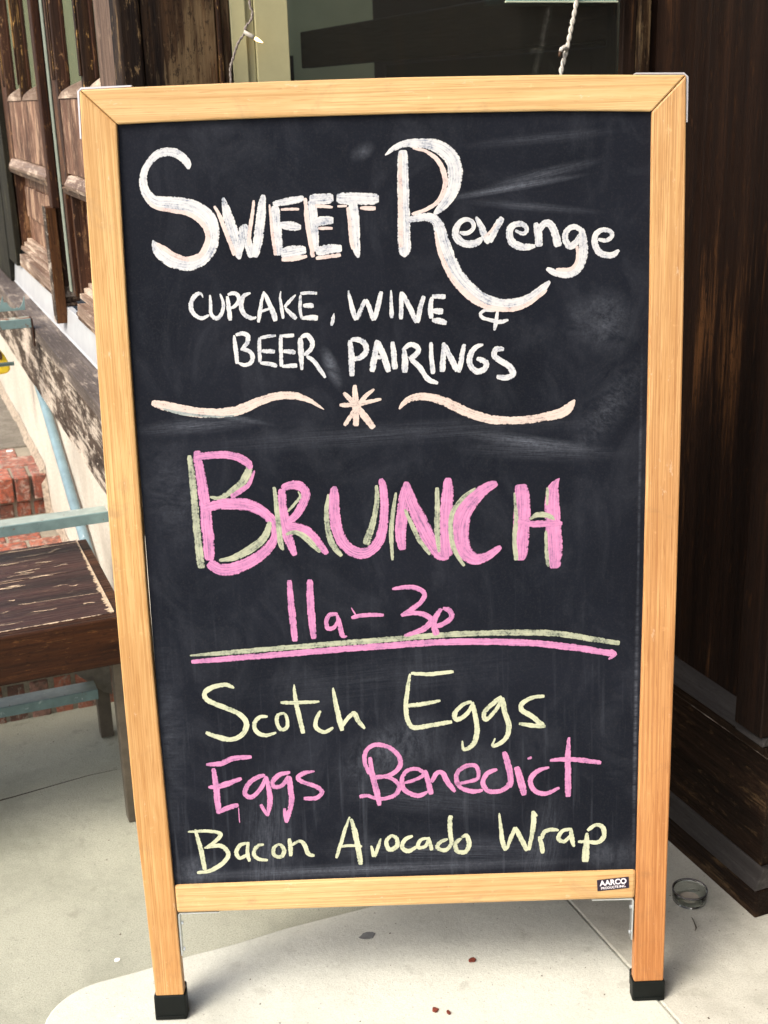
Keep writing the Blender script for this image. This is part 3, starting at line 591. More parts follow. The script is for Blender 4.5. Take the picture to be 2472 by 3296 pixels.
# rough render splashed along the wall foot
tp = Thing('render_skirt', (.36, 3.3, .15), 'crumbling cream render edge where the stoop meets the wall', 'render')
mb = MB(); n = 60
base_ = lambda y: Z1 if y < 3.64 else Z2
hts = []; hq = 0
for i in range(n): hq = .7 * hq + random.uniform(-.006, .006); hts.append(hq)
top = [(2.66 + i * .045, base_(2.66 + i * .045) + .026 + hts[i]) for i in range(n)]
A = [(.3735, y, z + .006) for y, z in top]; B = [(.3700, y, z) for y, z in top]; C_ = [(.3600 + hts[i] * .6, top[i][0], base_(top[i][0]) + .004) for i in range(n)]; D_ = [(.3735, y, base_(y) - .02) for y, z in top]
mb.v = A + B + C_ + D_
for r in range(3):
    for i in range(n - 1): mb.f.append((r * n + i, r * n + i + 1, (r + 1) * n + i + 1, (r + 1) * n + i))
tp.part(mb, 'render_edge', plain('dirty_render', (.33, .28, .22), .9, 0, .45, 90, .2, .6))
# pipe
pi = Thing('steel_pipe', (.355, 2.9, .3), 'sloping blue-grey painted pipe against the cream stucco wall', 'pipe')
pi.part(MB().tube([(.358, 3.52, .640), (.358, 3.32, .553), (.358, 2.83, .343), (.358, 2.40, .160), (.358, 2.06, .012)], .0125, 16), 'pipe_tube', 'pipe', smooth=True)

# ================================================================== bench
bn = Thing('bench', (-.2, 2.3, 0), 'dark worn plank bench with teal iron rails beside the chalkboard', 'bench')
bn.box('seat_plank', 'bench_x', -1.30, .3035, 2.088, 2.330, .405, .4425, bevel=.003)
bn.box('seat_plank', 'bench_x', -1.30, .3035, 2.3315, 2.517, .405, .4420, bevel=.003)
bn.box('front_apron', 'bench_f', -1.30, .3235, 2.060, 2.0865, .353, .4435, bevel=.003)
bn.box('end_board', 'bench_f', .3050, .3235, 2.088, 2.517, .36, .4405, bevel=.002)
bn.box('back_apron', 'bench_f', -1.30, .3035, 2.5135, 2.53, .36, .432, bevel=.002)
for y in (2.105, 2.462):
    bn.box('leg', 'leg', .3025 if y > 2.2 else .292, .3300 if y > 2.2 else .320, y, y + .030, .001, .349 if y < 2.2 else .359, bevel=.002)
    bn.box('leg', 'leg', -1.22, -1.19, y, y + .030, .001, .359, bevel=.002)
bn.part(MB().prism([(.225, .205), (.335, .205), (.335, .1035), (.318, .1125)], 'y', 2.4545, 2.4590), 'gusset_plate', 'gusset', bevel=.0005)
bn.part(MB().prism([(2.14, .349), (2.44, .349), (2.40, .325), (2.18, .325)], 'x', .300, .304), 'cross_member', 'gusset', bevel=.0005)
bn.box('lower_rail', 'teal_pale', -1.19, .2980, 2.405, 2.450, .1430, .1475, bevel=.001); bn.box('lower_rail_edge', 'teal', -1.19, .2980, 2.4005, 2.4045, .1260, .1475, bevel=.001)
bn.box('back_rail', 'teal_pale', -1.25, .3620, 2.435, 2.476, .5160, .5210, bevel=.001); bn.box('back_rail_edge', 'teal', -1.25, .3620, 2.4300, 2.4345, .4990, .5210, bevel=.001)
bn.box('rail_post', 'teal', -1.18, -1.15, 2.49, 2.51, .44, .498, bevel=.001)
mb = MB(); n = 130                                            # bare wood where the finish has chipped off along the end seam and the front edge
L_ = []; R_ = []
for i in range(n):
    y = 2.090 + (2.515 - 2.090) * i / (n - 1); w0 = (.0015 + .006 * (1 - i / n)) * random.uniform(.3, 1.9)
    L_.append((.3030 - w0, y, .4431)); R_.append((.3038, y, .4431))
mb.poly(L_ + R_, [(i, i + 1, n + i + 1, n + i) for i in range(n - 1)])
bn.part(mb, 'chipped_edge', 'bare')
mb = MB(); n = 420; L_ = []; R_ = []; ww = 0
for i in range(n):
    x = -.75 + 1.05 * i / (n - 1); ww = .75 * ww + random.uniform(-.0012, .0018); w0 = max(.0003, ww + .0012)
    L_.append((x, 2.0875 + w0 * .6, .4431)); R_.append((x, 2.0868 - w0, .4441))
mb.poly(L_ + R_, [(i, i + 1, n + i + 1, n + i) for i in range(n - 1)])
bn.part(mb, 'chipped_edge', 'bare')
for k in range(90):                                            # long splinters of bare wood in the grain of the seat
    x0 = random.uniform(-.35, .26); y = random.uniform(2.095, 2.51) if k > 22 else random.choice((2.115, 2.2, 2.331, 2.43, 2.50)) + random.uniform(-.004, .004); Ln = random.uniform(.012, .05) if k > 16 else random.uniform(.08, .3); wd = random.uniform(.0008, .0028) if k > 16 else random.uniform(.0006, .0016)
    m_ = max(6, int(Ln / .006)); a_ = []; b2 = []
    for i in range(m_ + 1):
        u = i / m_; hh = wd * math.sin(math.pi * min(.97, max(.03, u))) ** .5 * random.uniform(.5, 1.2); x = min(.3025, x0 + Ln * u); yy = y + .002 * math.sin(u * 5 + k)
        a_.append((x, yy + hh, .4430)); b2.append((x, yy - hh, .4430))
    CH_ = MB().poly(a_ + b2, [(i, i + 1, m_ + i + 2, m_ + i + 1) for i in range(m_)])
    mbs = globals().setdefault('SPL', MB()); mbs.poly(CH_.v, CH_.f)
bn.part(SPL, 'bare_wood_streaks', 'bare', tags={'kind': 'stuff'})
# far iron railing bracket
ra = Thing('iron_railing', (.2, 2.87, .5), 'rusty teal iron rail with torn plate crossing in front of the ledge', 'railing')
ra.box('top_bar', 'teal', -.5, .2985, 2.845, 2.850, .8380, .8580, bevel=.001)
ra.box('top_flange', paint_rust('rusty_pale_teal', (.34, .38, .33), amt=.75), -.5, .2985, 2.8505, 2.8810, .8545, .8580, bevel=.001)
saw = [(.2930, .8725), (.2945, .9040), (.2880, .8870), (.2830, .8795), (.2785, .8770), (.2765, .8800), (.2725, .8775), (.2665, .8775), (.2600, .8830), (.2555, .8920), (.2490, .8925)]
q = []
for k in range(14): q += [(x - .0470 * k, z + (0, .003, -.002)[k % 3]) for x, z in saw[1:]]
ra.part(MB().prism([saw[0]] + q + [(-.38, .8725)], 'y', 2.8815, 2.8845), 'torn_plate', 'teal', bevel=.0004)
ra.box('dark_end_strip', 'brown_z', .2995, .3025, 2.845, 2.885, .795, .857, bevel=.0005)  # thin dark brown strip across the right end of the bar
ra.part(MB().tube([(-.5, 3.40, .656), (.300, 3.40, .655)], .0055, 10), 'thin_rod', 'teal', smooth=True)
ra.box('post', 'teal', -.50, -.475, 2.86, 2.885, .315 - .16, .845)
yl = Thing('yellow_plastic_scoop', (.27, 3.72, .568), 'small yellow plastic scoop with a dark hole, cut off at the left edge', 'scoop')
def ell(cx, cz, rx, rz, n=24, a0=0): return [(cx + rx * math.cos(2 * math.pi * k / n), cz + rz * math.sin(2 * math.pi * k / n)) for k in range(n)]
yl.part(MB().prism([(.20, .655), (.27, .655), (.292, .639), (.304, .622), (.3145, .596), (.315, .580), (.309, .5715), (.296, .5685), (.27, .569), (.20, .575)], 'y', 3.70, 3.735), 'scoop_body', 'yellow', bevel=.006)
yl.part(MB().prism(ell(.291, .624, .0055, .013), 'y', 3.6965, 3.6995), 'dark_hole', 'brownhole')
# ================================================================== small things on the ground
gd = Thing('glass_dish', (1.116, 1.464, DS), 'small round clear glass dish on the pale concrete right of the board', 'dish')
def lathe(prof, cx, cy, seg=40):
    mb = MB(); n = len(prof)
    for k in range(seg):
        a = 2 * math.pi * k / seg
        for r, z in prof: mb.v.append((cx + r * math.cos(a), cy + r * math.sin(a), z))
    for k in range(seg):
        for i in range(n - 1):
            mb.f.append((k * n + i, ((k + 1) % seg) * n + i, ((k + 1) % seg) * n + i + 1, k * n + i + 1))
    return mb
z0 = DS + .0006
gd.part(lathe([(.0001, z0), (.0262, z0), (.0284, z0 + .003), (.0290, z0 + .018), (.0290, z0 + .0205), (.0276, z0 + .0210), (.0268, z0 + .018), (.0258, z0 + .006), (.0240, z0 + .0036), (.0001, z0 + .0036)], 1.113, 1.463), 'glass_body', 'clear', smooth=True)
ring = [(1.113 + .0286 * math.cos(a), 1.463 + .0286 * math.sin(a), z0 + .0222) for a in [math.radians(d) for d in range(0, 361, 9)]]
gd.part(MB().tube(ring, .0009, 6, False), 'dark_rim', plain('dull_metal_rim', (.10, .09, .11), .35, .6), smooth=True)
gd.part(lathe([(.0001, z0 + .0046), (.0160, z0 + .0046), (.0165, z0 + .0056), (.0001, z0 + .0058)], 1.112, 1.462, 24), 'wax_residue', plain('grey_wax', (.55, .50, .42), .5))
tw = Thing('twig', (1.078, 1.395, DS), 'tiny brown twig on the concrete in front of the glass dish', 'twig')
tw.part(MB().tube([(1.088, 1.421, DS + .002), (1.083, 1.407, DS + .003), (1.079, 1.396, DS + .002), (1.073, 1.391, DS + .001)], [.0006, .0010, .0012, .0005], 6), 'twig_stem', 'leg', smooth=True)
def flake(name, a, s, z, r, m, label, cat, asp_=1.0, th=.0012):
    t_ = Thing(name, (a, s, z), label, cat); k = random.uniform(0, 3)
    pts = [(a + r * asp_ * math.cos(x) * random.uniform(.7, 1.1), s + r * math.sin(x) * random.uniform(.7, 1.1)) for x in [i * .57 + k for i in range(11)]]
    o = t_.part(MB().prism(pts, 'z', z + .0002, z + th), name, m, bevel=.0004)
    mo = t_.e; o.parent = None
    o.matrix_world = mo.matrix_world; bpy.context.view_layer.update()
    o.location = mo.location; o.rotation_euler = mo.rotation_euler
    for kk in list(mo.keys()): o[kk] = mo[kk]
    bpy.data.objects.remove(mo); o.name = name
flake('chewing_gum', .582, 1.598, DS, .010, 'gum', 'flat grey chewing gum spot on the doorstep under the board', 'gum', 1.4)
flake('dry_leaf', .712, 1.474, DS, .0055, 'leaf', 'dark red leaf scrap right of centre on the doorstep', 'leaf', 1.3, .003)
flake('dry_leaf', .612, 1.395, DS, .0055, 'leaf', 'red leaf scrap nearest the camera at the bottom edge', 'leaf', 1, .003)
flake('dry_leaf', .628, 1.382, DS, .0050, 'leaf', 'smaller red leaf scrap touching the bottom edge of the picture', 'leaf', .6, .003)
flake('paint_chip', .181, 1.420, 0 if False else DS, .003, 'chip', 'tiny white chip on the doorstep near the left board foot', 'chip')
flake('paint_chip', .196, 1.715, 0, .0055, 'chip', 'tiny white chip on the grey sidewalk left of the board', 'chip')
flake('bird_dropping', .30, 3.95, Z2 + .003, .012, 'chip', 'white spot on the dirty concrete top of the stoop', 'spot')

# ================================================================== THE CHALKBOARD SIGN
BX, BY, PSI, AL = 0.0178, 1.5265, 0.017265, 0.092897
sign = bpy.data.objects.new('chalkboard_sign', None); COL.objects.link(sign)
sign.location = (BX, BY, DS * .9); sign.rotation_euler = (Matrix.Rotation(PSI, 3, 'Z') @ Matrix.Rotation(-AL, 3, 'X')).to_euler()
tag(sign, 'tall oak framed chalkboard sandwich sign with handwritten brunch menu', 'sign')
LO = [(-0.3813, 1.3242), (-0.3832, 1.2657), (-0.3843, 1.1725), (-0.3863, 1.0565), (-0.3893, 0.8506), (-0.3898, 0.6738), (-0.3893, 0.5718), (-0.3889, 0.4947), (-0.3870, 0.3393), (-0.3823, 0.1914), (-0.3786, 0.0405)]
LI = [(-0.3378, 1.2816), (-0.3390, 1.2496), (-0.3405, 1.172), (-0.3430, 1.0565), (-0.3447, 0.849), (-0.3456, 0.6738), (-0.3452, 0.5718), (-0.3440, 0.4947), (-0.3412, 0.3393), (-0.3388, 0.1914), (-0.3365, 0.0405)]
RO = [(0.3818, 1.3209), (0.3829, 1.2641), (0.3840, 1.1949), (0.386, 1.0319), (0.3866, 0.8598), (0.3861, 0.6479), (0.3852, 0.5412), (0.3841, 0.4138), (0.3828, 0.2756), (0.3818, 0.1482), (0.3807, 0.0315)]
RI = [(0.3393, 1.2782), (0.3395, 1.2376), (0.3398, 1.1962), (0.3410, 1.0333), (0.3410, 0.8614), (0.3404, 0.6496), (0.3392, 0.5342), (0.3382, 0.4156), (0.3375, 0.2746), (0.3367, 0.1482), (0.3361, 0.0315)]
TO = [(-0.3807, 1.3244), (-0.3164, 1.3258), (-0.2087, 1.3272), (-0.1309, 1.3278), (0.0244, 1.3282), (0.2083, 1.3261), (0.2995, 1.3237), (0.3812, 1.3211)]
TI = [(-0.3372, 1.2818), (-0.2896, 1.2830), (-0.2113, 1.2840), (-0.133, 1.2846), (0.0322, 1.2848), (0.2083, 1.2827), (0.2803, 1.2806), (0.3387, 1.2784)]
def oc(mb, name, m, parent=sign, **k): return mb.build(name, m if not isinstance(m, str) else M[m], parent, **k)
F0, F1 = 0.0, .0185
panel = oc(MB().strip([(-.343, 1.288), (0, 1.291), (.3415, 1.285)], [(-.343, .20), (0, .20), (.3415, .20)], .0062, .0095), 'chalkboard_panel', 'slate')
panel['label'] = 'black writing surface with wiped chalk dust'
oc(MB().strip(LO, LI, F0, F1), 'stile', 'oak_z', bevel=.0022); oc(MB().strip(RI, RO, F0, F1), 'stile', 'oak_z2', bevel=.0022)
oc(MB().strip(TO, TI, F0, F1), 'top_rail', 'oak_x', bevel=.0022)
oc(MB().prism([(-.3388, .1753), (.0293, .1722), (.3362, .1696), (.3372, .2150), (-.0682, .2188), (-.3396, .2197)], 'y', F0 + .0012, F1), 'bottom_rail', 'oak_x', bevel=.0045)
# rear leaf, folded close behind the front one
bk = .0225
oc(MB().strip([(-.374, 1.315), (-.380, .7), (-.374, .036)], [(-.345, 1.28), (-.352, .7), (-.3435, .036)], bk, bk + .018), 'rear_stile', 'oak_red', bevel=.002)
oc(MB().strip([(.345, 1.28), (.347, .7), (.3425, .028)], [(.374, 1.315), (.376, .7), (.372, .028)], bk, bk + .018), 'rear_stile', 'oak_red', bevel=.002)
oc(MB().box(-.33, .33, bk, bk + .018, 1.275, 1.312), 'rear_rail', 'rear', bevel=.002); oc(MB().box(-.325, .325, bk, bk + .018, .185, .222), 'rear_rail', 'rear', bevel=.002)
oc(MB().box(-.332, .332, bk + .006, bk + .010, .2225, 1.2745), 'rear_panel', 'slate')
for (u0, u1, v1, v0) in ((-.3815, -.3340, .0418, .0), (.3340, .3830, .0325, -.002)):
    s_ = 1 if u0 < 0 else -1
    f = oc(MB().box(u0, u1, -.0015, .0205, v0, v1), 'foot_cap', 'rubber', bevel=.0025)
    oc(MB().box(u0 + .003, u1 - .003, -.0030, -.0014, v0 + .003, v0 + .008), 'foot_ridge', 'rubber', f, bevel=.0007)
    oc(MB().box(u0 + (.006 if s_ > 0 else .004), u1 - (.004 if s_ > 0 else .006), .0210, .0420, v0 + .001, v1 - .004), 'foot_cap', 'rubber', bevel=.0025)
# steel corner brackets
def bracket(pts, y0, y1, th, name, m):
    """bent strip following pts (u,v) with thickness th to the left of travel"""
    a = []
    for i, p_ in enumerate(pts):
        d = Vector(pts[min(i + 1, len(pts) - 1)]) - Vector(pts[max(i - 1, 0)]); d.normalize(); n_ = Vector((-d.y, d.x))
        k = 1.0 if i in (0, len(pts) - 1) else 1.3
        a.append((p_[0] + n_.x * th * k, p_[1] + n_.y * th * k))
    return oc(MB().strip(pts, a, y0, y1), name, m)
bl = bracket([(-.3838, 1.2655), (-.3820, 1.3225), (-.3790, 1.3249), (-.316, 1.3264)], .002, .0165, .0019, 'corner_bracket', 'whitezinc')
br = bracket([(.3180, 1.3238), (.3790, 1.3218), (.3824, 1.3190), (.3834, 1.2640)], .002, .0165, .0019, 'corner_bracket', 'whitezinc')
bracket([(-.277, .1738), (-.3340, .1744), (-.3372, .1715), (-.3366, .1040)], .004, .0160, .0020, 'inner_bracket', 'zinc')
bracket([(.3335, .1000), (.3348, .1660), (.3325, .1688), (.2730, .1694)], .004, .0160, .0020, 'inner_bracket', 'zinc')
for u, v in ((-.3340, .112), (-.3342, .155), (.3318, .110), (.3325, .152)):
    oc(MB().tube([(u + (.0006 if u < 0 else -.0006), .010, v), (u + (.0030 if u < 0 else -.0030), .010, v)], .0032, 10), 'screw_head', 'zinc')
# maker's label
LB = [(.2800, .1843), (.3268, .1880), (.3258, .2062), (.2790, .2027)]
lab = oc(MB().prism(LB, 'y', F0 + .0004, F0 + .0011), 'maker_label', plain('black_label_print', (.02, .012, .03), .4, 0, .1, 50), bevel=.0002)
lab['label'] = 'small black label with white lettering'
def text(body, size, loc, rz, parent, m, name, sx=1.0, bold=.0):
    cu = bpy.data.curves.new(name, 'FONT'); cu.body = body; cu.size = size; cu.extrude = .00012; cu.align_x = 'CENTER'; cu.align_y = 'CENTER'; cu.offset = bold
    o = bpy.data.objects.new('tmp', cu); COL.objects.link(o); dg = bpy.context.evaluated_depsgraph_get(); me = bpy.data.meshes.new_from_object(o.evaluated_get(dg)); bpy.data.objects.remove(o)
    me.transform(Matrix.Translation(loc) @ Matrix.Rotation(rz, 4, 'Y') @ Matrix.Rotation(math.pi / 2, 4, 'X') @ Matrix.Scale(sx, 4, (1, 0, 0)))
    me.materials.clear(); me.materials.append(m); r = bpy.data.objects.new(name, me); COL.objects.link(r); r.parent = parent; return r
wm = plain('white_label_ink', (.85, .82, .88), .5)
text('AARCO', .0118, (.3030, F0 + .0002, .1982), -.077, lab, wm, 'label_lettering', .96, .0004)
text('PRODUCTS INC.', .0052, (.3034, F0 + .0002, .1903), -.077, lab, wm, 'label_lettering', .96, .0001)

